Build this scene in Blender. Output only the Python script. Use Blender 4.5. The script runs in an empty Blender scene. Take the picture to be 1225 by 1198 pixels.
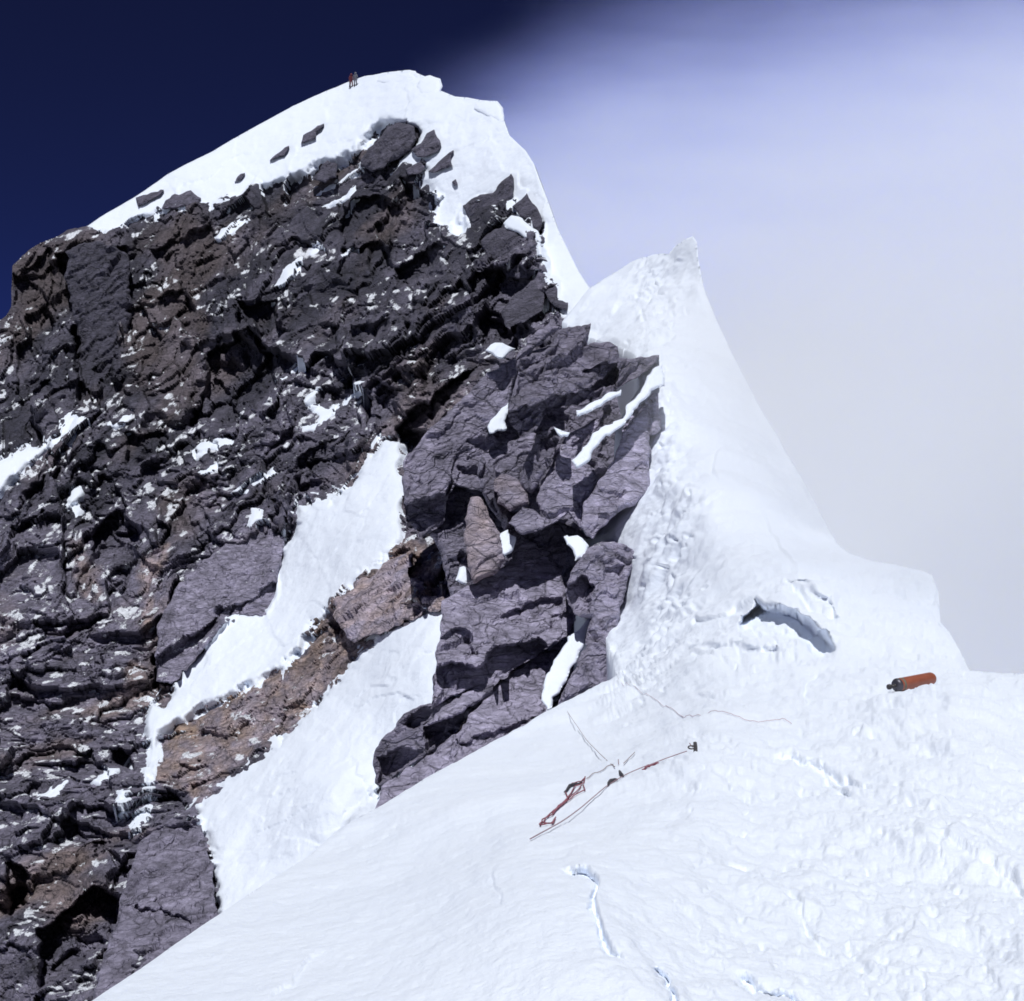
import bpy, bmesh, math, random
import numpy as np
from mathutils import Vector

C = bpy.context.scene.collection
SC = bpy.context.scene
F = 1683.0                      # focal length in photo pixels
CX, CY = 612.5, 599.0
STEP = 1.6                      # grid step of the dense terrain sheets (photo pixels)
rng = random.Random(7)

# ------------------------------------------------------------------ noise
def _u32(a): return a.astype(np.int32).view(np.uint32)
def _mix(h):
    h = (h ^ (h >> np.uint32(13))) * np.uint32(1274126177)
    h = (h ^ (h >> np.uint32(16))) * np.uint32(2246822519)
    h ^= h >> np.uint32(15)
    return (h & np.uint32(0xFFFFFF)).astype(np.float32) * np.float32(1 / 16777215.0)
def _h(ix, iy, iz, s):
    return _mix(_u32(ix) * np.uint32(374761393) + _u32(iy) * np.uint32(668265263) + _u32(iz) * np.uint32(2147483629) + np.uint32((s * 1274126177) & 0xFFFFFFFF))

def vnoise(p, s=0):
    fl = np.floor(p); f = (p - fl).astype(np.float32); i = _u32(fl)
    w = f * f * f * (f * (f * 6 - 15) + 10); g = 1 - w
    K = [np.uint32(374761393), np.uint32(668265263), np.uint32(2147483629)]
    c = [[i[:, k] * K[k], (i[:, k] + np.uint32(1)) * K[k]] for k in range(3)]
    S = np.uint32((s * 1274126177) & 0xFFFFFFFF); out = np.zeros(len(p), np.float32)
    W = [[g[:, k], w[:, k]] for k in range(3)]
    for dx in (0, 1):
        for dy in (0, 1):
            xy = c[0][dx] + c[1][dy] + S; wxy = W[0][dx] * W[1][dy]
            for dz in (0, 1):
                out += wxy * W[2][dz] * _mix(xy + c[2][dz])
    return (out * 2 - 1).astype(float)

def fbm(p, octaves=4, s=0, gain=0.5):
    out = np.zeros(len(p)); a = 1.0; q = p.copy()
    for o in range(octaves):
        out += a * vnoise(q, s + o * 17); a *= gain; q = q * 2.03 + 11.3
    return out

def facets(p, s=0, tilt=1.0):
    """broken-rock relief: every Voronoi cell is a tilted plane with its own offset; also returns the distance to the crack"""
    i = np.floor(p)
    best = np.full(len(p), 1e9); second = np.full(len(p), 1e9)
    bh = np.zeros(len(p))
    for dx in (-1, 0, 1):
        for dy in (-1, 0, 1):
            for dz in (-1, 0, 1):
                cx, cy, cz = i[:, 0] + dx, i[:, 1] + dy, i[:, 2] + dz
                r = [_h(cx, cy, cz, s + k) for k in range(6)]
                vx = p[:, 0] - (cx + r[0]); vy = p[:, 1] - (cy + r[1]); vz = p[:, 2] - (cz + r[2])
                d2 = vx * vx + vy * vy + vz * vz
                h = (r[3] * 2 - 1) * 0.5 + tilt * ((r[4] * 2 - 1) * vx + (r[5] * 2 - 1) * vy)
                m = d2 < best
                second = np.where(m, best, np.minimum(second, d2))
                bh = np.where(m, h, bh); best = np.where(m, d2, best)
    return bh, np.sqrt(second) - np.sqrt(best)

def sstep(a, b, x):
    t = np.clip((x - a) / (b - a), 0, 1)
    return t * t * (3 - 2 * t)

# ------------------------------------------------------------------ photo plane <-> place
def P3(px, py, d):
    px = np.asarray(px, float); py = np.asarray(py, float); d = np.asarray(d, float)
    return np.stack([(px - CX) / F * d, d + 0 * px, (CY - py) / F * d], -1)

def poly_sd(px, py, poly):
    """signed distance to polygon (positive inside) and nearest boundary point"""
    poly = np.array(poly, float); n = len(poly)
    best = np.full(px.shape, 1e18); bx = np.zeros(px.shape); by = np.zeros(px.shape)
    inside = np.zeros(px.shape, bool)
    for k in range(n):
        ax, ay = poly[k]; cx, cy = poly[(k + 1) % n]
        ex, ey = cx - ax, cy - ay
        L = ex * ex + ey * ey
        if L < 1e-9: continue
        t = np.clip(((px - ax) * ex + (py - ay) * ey) / L, 0, 1)
        qx, qy = ax + t * ex, ay + t * ey
        d2 = (px - qx) ** 2 + (py - qy) ** 2
        m = d2 < best
        best = np.where(m, d2, best); bx = np.where(m, qx, bx); by = np.where(m, qy, by)
        if abs(ey) > 1e-12:
            c = ((ay > py) != (cy > py)) & (px < ex * (py - ay) / ey + ax)
            inside ^= c
    d = np.sqrt(best)
    return np.where(inside, d, -d), bx, by

def poly_sd_local(px, py, poly, reach):
    """signed distance, only worked out within reach of the polygon (else -reach)"""
    poly = np.array(poly, float)
    x0, y0 = poly.min(0) - reach; x1, y1 = poly.max(0) + reach
    m = (px > x0) & (px < x1) & (py > y0) & (py < y1)
    out = np.full(px.shape, -float(reach))
    if m.any(): out[m] = poly_sd(px[m], py[m], poly)[0]
    return out

def line_sd(px, py, pts):
    """distance to an open polyline, side (+1 = left hand going along it, y down) and place along it 0..1"""
    pts = np.array(pts, float); best = np.full(px.shape, 1e18); side = np.zeros(px.shape); al = np.zeros(px.shape)
    n = len(pts) - 1
    for k in range(n):
        ax, ay = pts[k]; cx, cy = pts[k + 1]; ex, ey = cx - ax, cy - ay
        t = np.clip(((px - ax) * ex + (py - ay) * ey) / (ex * ex + ey * ey), 0, 1)
        d2 = (px - ax - t * ex) ** 2 + (py - ay - t * ey) ** 2
        m = d2 < best; best = np.where(m, d2, best)
        side = np.where(m, np.sign(ey * (px - ax) - ex * (py - ay)), side); al = np.where(m, (k + t) / n, al)
    return np.sqrt(best), side, al

class Tps:
    def __init__(self, pts, lam=1e-4):
        a = np.array(pts, float); self.x = a[:, :2] / 600.0; v = np.log(a[:, 2]); n = len(a)
        K = self._u(self.x, self.x) + lam * np.eye(n)
        Pm = np.hstack([np.ones((n, 1)), self.x])
        M = np.zeros((n + 3, n + 3)); M[:n, :n] = K; M[:n, n:] = Pm; M[n:, :n] = Pm.T
        self.xf = self.x.astype(np.float32)
        self.w = np.linalg.solve(M, np.concatenate([v, np.zeros(3)]))
    def _u(self, a, b):
        r2 = ((a[:, None, :] - b[None]) ** 2).sum(-1)
        return np.where(r2 > 0, 0.5 * r2 * np.log(r2 + 1e-12), 0)
    def _f(self, c):
        c = c.astype(np.float32); r2 = (c[:, :1] - self.xf[None, :, 0]) ** 2 + (c[:, 1:] - self.xf[None, :, 1]) ** 2 + np.float32(1e-9)
        return np.float32(0.5) * r2 * np.log(r2)
    def __call__(self, px, py):
        q = np.stack([px, py], -1).reshape(-1, 2) / 600.0; out = np.zeros(len(q)); n = len(self.x)
        for i in range(0, len(q), 50000):
            c = q[i:i + 50000]
            out[i:i + 50000] = self._f(c) @ self.w[:n].astype(np.float32) + self.w[n] + c @ self.w[n + 1:]
        return np.exp(out)

# ------------------------------------------------------------------ mesh helpers
def mesh_from(name, co, quads, mat, smooth=True, attrs=None):
    me = bpy.data.meshes.new(name)
    nv, nf = len(co), len(quads)
    me.vertices.add(nv); me.vertices.foreach_set('co', np.ascontiguousarray(co, dtype=np.float32).ravel())
    me.loops.add(nf * 4); me.loops.foreach_set('vertex_index', np.ascontiguousarray(quads, dtype=np.int32).ravel())
    me.polygons.add(nf); me.polygons.foreach_set('loop_start', np.arange(0, nf * 4, 4, dtype=np.int32))
    me.polygons.foreach_set('use_smooth', np.full(nf, smooth, dtype=bool))
    me.update(calc_edges=True)
    if attrs:
        for k, v in attrs.items():
            at = me.attributes.new(k, 'FLOAT', 'POINT'); at.data.foreach_set('value', np.ascontiguousarray(v, dtype=np.float32))
    me.materials.append(mat)
    o = bpy.data.objects.new(name, me); C.objects.link(o)
    return o

def tag(o, label=None, cat=None, group=None, kind=None):
    if label: o['label'] = label
    if cat: o['category'] = cat
    if group: o['group'] = group
    if kind: o['kind'] = kind
    return o

def grid_domain(poly, step, extra=None, box=None):
    """photo-plane grid clipped to a polygon, its rim snapped onto the outline"""
    poly = np.array(poly, float)
    x0, y0 = poly.min(0) - 2 * step; x1, y1 = poly.max(0) + 2 * step
    if box is not None: x0, y0, x1, y1 = max(x0, box[0]), max(y0, box[1]), min(x1, box[2]), min(y1, box[3])
    xs = np.arange(x0, x1 + step, step); ys = np.arange(y0, y1 + step, step)
    X, Y = np.meshgrid(xs, ys); shp = X.shape; X = X.ravel(); Y = Y.ravel()
    sd = np.full(X.shape, -1e3)
    sd, bx, by = poly_sd(X, Y, poly)
    snap = np.abs(sd) < 0.72 * step
    ok = sd > -0.72 * step
    X = np.where(snap, bx, X); Y = np.where(snap, by, Y)
    if extra is not None: ok &= extra(X, Y)
    idx = np.arange(len(X)).reshape(shp); okg = ok.reshape(shp)
    q = np.stack([idx[1:, :-1], idx[1:, 1:], idx[:-1, 1:], idx[:-1, :-1]], -1).reshape(-1, 4)
    q = q[ok[q].all(1)]
    used = np.unique(q); remap = np.full(len(X), -1); remap[used] = np.arange(len(used))
    return X[used], Y[used], np.where(snap, 0, sd)[used], remap[q]

def skirt(co, quads, rings, attrs=None):
    """carry every open rim on backwards (away and down) so that the sheet is a solid landform"""
    e = np.concatenate([quads[:, [0, 1]], quads[:, [1, 2]], quads[:, [2, 3]], quads[:, [3, 0]]])
    key = np.sort(e, 1); k = key[:, 0].astype(np.int64) * len(co) + key[:, 1]
    u, inv, cnt = np.unique(k, return_inverse=True, return_counts=True)
    b = e[cnt[inv] == 1]
    vs = np.unique(b); base = len(co); m = {}; rm = np.full(len(co), -1)
    cos = [co]; qs = [quads]; prev = vs.copy(); prevmap = np.full(len(co), -1); prevmap[vs] = vs
    at = {k2: [v] for k2, v in (attrs or {}).items()}
    for r in rings:
        nc = r(co[vs]); newmap = np.full(len(co), -1); newmap[vs] = base + np.arange(len(vs)); base += len(vs)
        cos.append(nc)
        qs.append(np.stack([prevmap[b[:, 1]], prevmap[b[:, 0]], newmap[b[:, 0]], newmap[b[:, 1]]], -1))
        prevmap = newmap
        for k2 in at: at[k2].append(attrs[k2][vs])
    return np.concatenate(cos), np.concatenate(qs), {k2: np.concatenate(v) for k2, v in at.items()}

def away(dy, dz):
    return lambda c: c + np.array([0, dy, dz])

def downhill(k, up):
    """lower rims run on down the slope towards the left, upper rims drop away behind"""
    def f(c):
        low = (-c[:, 2] / c[:, 1] > 0.12)[:, None]
        return c + np.where(low, np.array([-0.55, -0.35, -0.9]) * k, np.array(up))
    return f

def flanks(dx, dy, dz):
    """the ridge falls away on both sides: left of its crest to the left, right of it to the right"""
    def f(c):
        w = np.clip((c[:, 0] - 0.1 * c[:, 1]) / 2.0, -1, 1) * np.where((c[:, 1] < 16) | ((c[:, 0] < 0.07 * c[:, 1]) & (c[:, 1] < 32)), 1.0, 0.0)
        return c + np.stack([dx * w, np.full(len(c), dy), np.full(len(c), dz)], -1)
    return f

def normals(fn, px, py, e=3.0):
    o = fn(px, py); a = fn(px + e, py) - o; b = fn(px, py - e) - o
    n = np.cross(a, b); n /= np.linalg.norm(n, axis=1)[:, None] + 1e-12
    flip = (n * o).sum(1) > 0
    n[flip] *= -1
    return n

# ------------------------------------------------------------------ materials
def new_mat(name):
    m = bpy.data.materials.new(name); m.use_nodes = True
    nt = m.node_tree; nt.nodes.clear()
    out = nt.nodes.new('ShaderNodeOutputMaterial'); b = nt.nodes.new('ShaderNodeBsdfPrincipled')
    nt.links.new(b.outputs[0], out.inputs[0])
    return m, nt, b

def N(nt, t, **kw):
    n = nt.nodes.new(t)
    for k, v in kw.items():
        if k in n.inputs.keys(): n.inputs[k].default_value = v
        else: setattr(n, k, v)
    return n

def mixc(nt, fac, a, b, blend='MIX'):
    m = nt.nodes.new('ShaderNodeMix'); m.data_type = 'RGBA'; m.blend_type = blend
    for i, v in ((0, fac), (6, a), (7, b)):
        if hasattr(v, 'is_output'): nt.links.new(v, m.inputs[i])
        else: m.inputs[i].default_value = v if i == 0 else (*v, 1)
    return m.outputs[2]

def ramp(nt, src, stops):
    r = nt.nodes.new('ShaderNodeValToRGB'); el = r.color_ramp.elements
    while len(el) < len(stops): el.new(0.5)
    for e, (p, c) in zip(el, stops): e.position = p; e.color = (c, c, c, 1) if not isinstance(c, tuple) else (*c, 1)
    nt.links.new(src, r.inputs[0]); return r.outputs[0]

def noise(nt, scale, detail=5, rough=0.55, vec=None):
    n = N(nt, 'ShaderNodeTexNoise', Scale=scale, Detail=detail, Roughness=rough)
    if vec is not None: nt.links.new(vec, n.inputs['Vector'])
    return n.outputs['Fac']

def plain(name, col, rough=0.6, metal=0.0, var=0.25, scale=30):
    m, nt, b = new_mat(name)
    tc = N(nt, 'ShaderNodeTexCoord')
    f = noise(nt, scale, 4, 0.6, tc.outputs['Object'])
    dark = tuple(c * (1 - var) for c in col); light = tuple(min(1, c * (1 + var)) for c in col)
    nt.links.new(mixc(nt, f, dark, light), b.inputs['Base Color'])
    b.inputs['Roughness'].default_value = rough; b.inputs['Metallic'].default_value = metal
    return m

def rock_material():
    m, nt, b = new_mat('weathered_rock')
    tc = N(nt, 'ShaderNodeTexCoord'); P = tc.outputs['Object']
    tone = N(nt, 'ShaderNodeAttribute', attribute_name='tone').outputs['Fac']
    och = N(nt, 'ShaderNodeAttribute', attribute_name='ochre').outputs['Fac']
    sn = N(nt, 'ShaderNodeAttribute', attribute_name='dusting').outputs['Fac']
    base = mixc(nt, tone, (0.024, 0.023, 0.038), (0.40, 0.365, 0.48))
    base = mixc(nt, och, base, (0.56, 0.38, 0.25))
    f1 = noise(nt, 1.3, 8, 0.65, P); f2 = noise(nt, 7.0, 6, 0.7, P)
    v1 = ramp(nt, f1, [(0.32, 0.5), (0.68, 1.45)]); mp = N(nt, 'ShaderNodeMapping'); mp.inputs['Rotation'].default_value = (0.3, math.radians(36), 0); mp.inputs['Scale'].default_value = (1.2, 1.2, 5.5); nt.links.new(P, mp.inputs[0])
    f2 = noise(nt, 2.0, 8, 0.72, mp.outputs[0]); v2 = ramp(nt, f2, [(0.34, 0.5), (0.5, 0.95), (0.68, 1.6)])
    base = mixc(nt, 0.85, base, v1, 'MULTIPLY'); base = mixc(nt, 0.8, base, v2, 'MULTIPLY')
    # wind-blown snow lodged on the ledges
    f3 = noise(nt, 9.0, 4, 0.6, P)
    add = N(nt, 'ShaderNodeMath', operation='ADD'); nt.links.new(sn, add.inputs[0])
    sc = N(nt, 'ShaderNodeMath', operation='MULTIPLY_ADD'); nt.links.new(f3, sc.inputs[0]); sc.inputs[1].default_value = 0.8; sc.inputs[2].default_value = -0.4
    nt.links.new(sc.outputs[0], add.inputs[1])
    sf = ramp(nt, add.outputs[0], [(0.50, 0.0), (0.57, 1.0)])
    b.inputs['Roughness'].default_value = 0.85
    bm = N(nt, 'ShaderNodeBump', Strength=1.0, Distance=0.22)
    f4 = noise(nt, 3.2, 8, 0.7, P)
    wv = N(nt, 'ShaderNodeVectorMath', operation='MULTIPLY_ADD'); nz = N(nt, 'ShaderNodeTexNoise', Scale=0.9, Detail=3); nt.links.new(P, nz.inputs['Vector'])
    nt.links.new(nz.outputs['Color'], wv.inputs[0]); wv.inputs[1].default_value = (0.9, 0.9, 0.9); nt.links.new(P, wv.inputs[2])
    mp2 = N(nt, 'ShaderNodeMapping'); mp2.inputs['Rotation'].default_value = (0.2, math.radians(38), 0.1); mp2.inputs['Scale'].default_value = (0.55, 0.7, 1.5); nt.links.new(wv.outputs[0], mp2.inputs[0])
    cr = []
    for scl, wdt in ((0.8, 0.04), (2.3, 0.05)):
        vo = N(nt, 'ShaderNodeTexVoronoi', feature='DISTANCE_TO_EDGE', Scale=scl); nt.links.new(mp2.outputs[0], vo.inputs['Vector'])
        cr.append(ramp(nt, vo.outputs['Distance'], [(0.0, 0.0), (wdt, 1.0)]))
    hm = N(nt, 'ShaderNodeMath', operation='MULTIPLY_ADD'); nt.links.new(cr[0], hm.inputs[0]); hm.inputs[1].default_value = 0.45; nt.links.new(f4, hm.inputs[2])
    hm2 = N(nt, 'ShaderNodeMath', operation='MULTIPLY_ADD'); nt.links.new(cr[1], hm2.inputs[0]); hm2.inputs[1].default_value = 0.25; nt.links.new(hm.outputs[0], hm2.inputs[2])
    nt.links.new(hm2.outputs[0], bm.inputs['Height'])
    brk = mixc(nt, 0.30, (1, 1, 1), cr[0], 'MULTIPLY'); nt.links.new(mixc(nt, sf, mixc(nt, 1.0, base, brk, 'MULTIPLY'), (0.88, 0.90, 0.95)), b.inputs['Base Color'])
    nt.links.new(bm.outputs[0], b.inputs['Normal'])
    return m

def snow_material(name, scale=1.0):
    m, nt, b = new_mat(name)
    tc = N(nt, 'ShaderNodeTexCoord'); P = tc.outputs['Object']
    f = noise(nt, 0.8 * scale, 5, 0.6, P)
    nt.links.new(mixc(nt, f, (0.79, 0.84, 0.93), (0.86, 0.90, 0.965)), b.inputs['Base Color'])
    b.inputs['Roughness'].default_value = 0.7
    b.inputs['Specular IOR Level'].default_value = 0.25
    bm = N(nt, 'ShaderNodeBump', Strength=0.6, Distance=0.05 / scale)
    f4 = noise(nt, 5.0 * scale, 6, 0.65, P); nt.links.new(f4, bm.inputs['Height'])
    nt.links.new(bm.outputs[0], b.inputs['Normal'])
    return m

ROCK = rock_material()
SNOW = snow_material('wind_packed_snow', 1.0)
SNOW_FAR = snow_material('far_snow', 0.35)

# ------------------------------------------------------------------ the mountain: depth of the bare west face (photo x, photo y, metres)
FACE = Tps([(-200, 560, 150), (-200, 800, 100), (-200, 1198, 52), (0, 372, 150), (15, 320, 158), (110, 272, 168), (225, 197, 175), (350, 128, 180), (425, 97, 178),
    (490, 84, 168), (526, 95, 160), (600, 130, 143), (640, 200, 127), (670, 280, 113), (700, 345, 101), (0, 550, 116), (0, 800, 82), (0, 1000, 63), (0, 1198, 50),
    (100, 600, 110), (200, 400, 138), (300, 250, 160), (400, 200, 158), (500, 150, 152), (560, 280, 128), (640, 330, 107), (690, 390, 93), (300, 400, 127),
    (300, 550, 104), (450, 300, 134), (450, 420, 113), (480, 530, 93), (560, 400, 102), (620, 440, 90), (200, 700, 89), (200, 830, 77), (340, 700, 87),
    (340, 800, 72.5), (430, 680, 77), (520, 740, 60), (520, 830, 53.5), (450, 850, 57), (250, 960, 59.5), (260, 1090, 49), (150, 1150, 46), (400, 960, 51), (700, 480, 82),
    (700, 600, 71), (600, 700, 64), (700, 800, 60), (780, 430, 84), (800, 600, 72), (450, 1000, 50), (800, 850, 60), (100, 1260, 42)], 2e-4)

SKY_LEFT = [(-220, 600), (-120, 470), (-50, 405), (0, 381), (9, 374), (13, 366), (13, 345), (15, 318), (35, 299), (50, 291), (70, 283), (80, 276), (105, 271), (130, 255), (160, 238), (175, 228), (200, 210), (225, 197),
    (255, 182), (275, 170), (310, 150), (350, 128), (390, 110), (420, 98), (437, 92), (447, 91), (460, 88), (490, 85), (503, 90), (512, 94), (524, 108), (545, 117), (560, 118), (575, 121),
    (592, 124), (602, 140), (610, 163), (630, 182), (640, 198), (650, 225), (660, 252), (668, 275), (680, 300), (692, 325), (705, 345)]
FACE_POLY = SKY_LEFT + [(760, 380), (830, 420), (830, 860), (745, 850), (600, 920), (450, 1005), (300, 1110), (150, 1215), (100, 1280), (-220, 1280)]

# snow lying on the face
SUMMIT = [(60, 200), (105, 271), (112, 277), (130, 277), (140, 270), (160, 262), (180, 257), (200, 250), (238, 243), (250, 243), (270, 240), (290, 236), (300, 230), (318, 222), (335, 217), (355, 213),
    (365, 208), (372, 203), (384, 195), (405, 190), (420, 185), (432, 172), (445, 165), (452, 152), (470, 147), (485, 147), (495, 152), (500, 160), (494, 178), (478, 190), (470, 198), (487, 196), (505, 192), (512, 205), (505, 215), (512, 225), (524, 235), (525, 252), (524, 265),
    (533, 272), (541, 285), (552, 286), (560, 276), (556, 262), (565, 245), (590, 240), (612, 245), (622, 258), (645, 272), (650, 300), (653, 328), (666, 346), (673, 370), (690, 382), (684, 394), (705, 402), (760, 420), (840, 430), (900, 250), (640, 40), (300, 40)]
GULLY_A = [(460, 524), (478, 528), (484, 544), (476, 560), (482, 572), (483, 632), (474, 652), (440, 680), (424, 700), (398, 718), (396, 728), (368, 748), (362, 776), (340, 796), (296, 820), (252, 840),
    (228, 856), (196, 876), (188, 900), (184, 932), (178, 950), (174, 930), (178, 895), (172, 850), (180, 836), (196, 842), (207, 818), (224, 796), (260, 760), (266, 744), (288, 736), (320, 734), (334, 708), (332, 692), (338, 660), (352, 632), (354, 602), (396, 598), (420, 576), (436, 552)]
GULLY_B = [(540, 720), (540, 840), (510, 870), (470, 905), (455, 945), (470, 990), (362, 1060), (268, 1120), (258, 1083), (256, 1031), (244, 996), (234, 965), (296, 917), (340, 881), (372, 845), (404, 813), (428, 784), (456, 760)]
PATCHES = [
    [(-60, 600), (-60, 570), (0, 549), (14, 544), (35, 531), (49, 537), (70, 519), (82, 498), (93, 495), (95, 502), (84, 521), (63, 535), (42, 551), (21, 568), (0, 593)],
    [(331, 340), (337, 322), (361, 307), (363, 315), (354, 333), (338, 343), (326, 346)],
    [(371, 303), (376, 292), (387, 294), (380, 299), (373, 305)],
    [(363, 477), (375, 463), (382, 461), (378, 468), (375, 476), (389, 486), (405, 475), (425, 460), (438, 460), (425, 470), (405, 485), (389, 497), (372, 510), (359, 512), (361, 507), (378, 500), (381, 492), (366, 484)],
    [(228, 537), (240, 528), (253, 521), (262, 519), (275, 527), (266, 533), (258, 539), (250, 533), (240, 540), (230, 545)],
    [(240, 566), (250, 557), (262, 550), (264, 556), (252, 564), (242, 570)],
    [(276, 592), (282, 585), (297, 587), (292, 593)],
    [(297, 634), (302, 618), (302, 609), (314, 608), (316, 620), (321, 625), (312, 630), (304, 635)],
    [(289, 582), (302, 576), (315, 567), (325, 557), (328, 560), (318, 570), (304, 580), (291, 586)],
    [(130, 510), (142, 503), (158, 495), (160, 500), (150, 508), (140, 512)],
    [(82, 595), (86, 583), (94, 579), (98, 586), (93, 597), (98, 606), (92, 616), (84, 612), (82, 604)],
    [(43, 955), (58, 946), (70, 939), (82, 936), (74, 944), (73, 955), (60, 958)],
    [(140, 972), (143, 950), (157, 948), (159, 960), (152, 970), (142, 976)],
    [(122, 925), (124, 919), (141, 924), (136, 931), (120, 940), (112, 938)],
    [(260, 287), (275, 268), (290, 263), (303, 266), (290, 273), (276, 281), (262, 288)],
    [(386, 243), (398, 239), (412, 231), (423, 221), (425, 225), (418, 235), (404, 243), (392, 249)],
    [(402, 213), (412, 202), (432, 188), (462, 168), (465, 172), (445, 188), (424, 203), (406, 214), (390, 226), (376, 231), (382, 225)],
    [(410, 307), (420, 298), (426, 299), (418, 306), (412, 311)],
    [(330, 452), (344, 442), (358, 432), (362, 432), (352, 440), (336, 451)],
]

# hollows under overhangs: outline and how far the rock is cut in (m)
HOLLOWS = [
    ([(67, 308), (100, 300), (150, 300), (155, 345), (110, 372), (82, 352)], 2.2),
    ([(16, 330), (60, 300), (66, 330), (40, 350), (18, 362)], 1.5),
    ([(88, 395), (105, 380), (140, 385), (135, 450), (95, 482), (90, 440)], 2.6),
    ([(110, 330), (150, 320), (153, 380), (120, 400)], 1.6),
    ([(245, 421), (300, 395), (326, 420), (326, 456), (298, 485), (224, 505), (245, 463)], 2.4),
    ([(285, 362), (330, 360), (330, 385), (290, 395)], 2.0),
    ([(150, 519), (196, 516), (175, 547), (154, 554)], 1.3),
    ([(28, 589), (70, 558), (66, 593), (38, 607)], 1.3),
    ([(0, 640), (52, 620), (25, 645), (0, 668)], 1.6),
    ([(108, 638), (125, 622), (140, 612), (160, 628), (168, 645), (150, 672), (126, 676), (112, 665)], 1.9),
    ([(259, 731), (300, 715), (338, 696), (333, 722), (316, 738), (273, 742)], 1.6),
    ([(185, 785), (222, 762), (259, 738), (224, 796), (206, 819), (185, 819)], 2.2),
    ([(357, 547), (380, 530), (417, 516), (417, 565), (389, 592), (354, 587)], 1.8),
    ([(405, 264), (422, 242), (450, 228), (468, 240), (465, 262), (445, 287), (414, 295)], 2.2),
    ([(482, 215), (525, 240), (520, 254), (485, 246)], 1.4),
    ([(450, 262), (480, 240), (480, 258), (455, 285)], 1.6),
    ([(472, 322), (505, 304), (540, 300), (525, 322), (500, 344), (478, 346)], 2.0),
    ([(561, 344), (590, 329), (649, 327), (640, 338), (601, 381), (573, 395), (567, 361)], 2.4),
    ([(621, 375), (664, 355), (652, 383), (630, 389)], 1.8),
    ([(568, 380), (600, 360), (652, 375), (617, 412), (575, 408)], 3.0),
    ([(470, 513), (533, 462), (572, 430), (545, 475), (510, 515), (486, 545)], 3.0),
    ([(112, 1055), (157, 1070), (119, 1122), (49, 1192), (45, 1115)], 2.6),
    ([(10, 1030), (38, 1045), (21, 1101), (4, 1094)], 2.0),
    ([(133, 899), (142, 896), (155, 902), (160, 926), (140, 920)], 1.6),
    ([(91, 1017), (119, 996), (129, 1003), (94, 1035)], 1.2),
    ([(410, 300), (455, 290), (470, 320), (430, 340), (405, 330)], 1.8),
    ([(420, 400), (470, 385), (470, 400), (430, 425)], 1.4),
    ([(430, 470), (455, 455), (478, 470), (472, 500), (440, 505)], 1.6),
    ([(180, 300), (250, 275), (260, 285), (190, 320)], 1.4),
    ([(190, 360), (220, 345), (232, 372), (205, 385)], 1.4),
    ([(20, 480), (60, 455), (58, 470), (30, 492)], 1.2),
    ([(320, 530), (350, 510), (352, 522), (318, 545)], 1.2),
]
OCHRE = [
    ([(480, 640), (400, 718), (368, 748), (362, 776), (300, 818), (220, 860), (190, 890), (184, 930), (235, 955), (330, 885), (400, 815), (456, 760), (530, 725), (545, 650)], 0.42),
    ([(212, 868), (245, 842), (290, 822), (285, 838), (240, 872), (222, 895), (200, 915), (195, 890)], 0.62),
    ([(330, 850), (360, 838), (390, 838), (380, 852), (340, 857)], 0.75),
    ([(366, 770), (372, 748), (398, 728), (425, 722), (418, 745), (385, 765)], 0.45),
    ([(400, 718), (440, 680), (480, 655), (470, 690), (420, 725)], 0.35),
    ([(168, 668), (200, 654), (193, 677), (186, 698), (184, 744), (175, 768), (168, 715)], 0.45),
    ([(88, 650), (104, 645), (108, 670), (120, 680), (118, 715), (98, 710)], 0.25),
    ([(140, 800), (165, 790), (185, 800), (175, 850), (150, 830)], 0.30),
    ([(380, 640), (600, 560), (620, 640), (560, 700), (470, 740)], 0.10),
]
LIGHT = [
    ([(168, 668), (200, 654), (193, 677), (186, 698), (184, 744), (175, 768), (168, 715)], 1.9),   # where the paler, slabby rock comes out
    ([(190, 800), (205, 720), (260, 680), (340, 640), (335, 700), (260, 760), (205, 815)], 0.85),
    ([(234, 965), (165, 1000), (150, 1090), (120, 1198), (250, 1095), (256, 1031)], 0.75),
    ([(0, 700), (100, 640), (180, 650), (190, 900), (180, 1000), (60, 1030), (0, 1000)], 0.62),
    ([(184, 900), (300, 820), (456, 750), (330, 890), (234, 965)], 1.15),
    ([(420, 700), (480, 650), (545, 640), (540, 730), (450, 765)], 0.70),
]

SMOOTH = [([(184, 935), (196, 885), (300, 818), (362, 772), (470, 740), (404, 813), (340, 881), (234, 968)], 1.0)]

def strata(px, py, d):
    """coordinates along / across the bedding of the face (m): steep in the upper wall, flatter in the rubble below"""
    k = 100.0 / F
    t = sstep(640, 980, py - 0.55 * px); g = 0.86 - 0.36 * t
    return np.stack([(px - 0.8 * py) * k * 0.78, -(py + g * px) / np.sqrt(1 + g * g) * k, d * 0.08], -1)

def ledges(u, jump=0.09):
    f = u - np.floor(u)
    return np.where(f < jump, f / jump, 1 - (f - jump) / (1 - jump))

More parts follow.
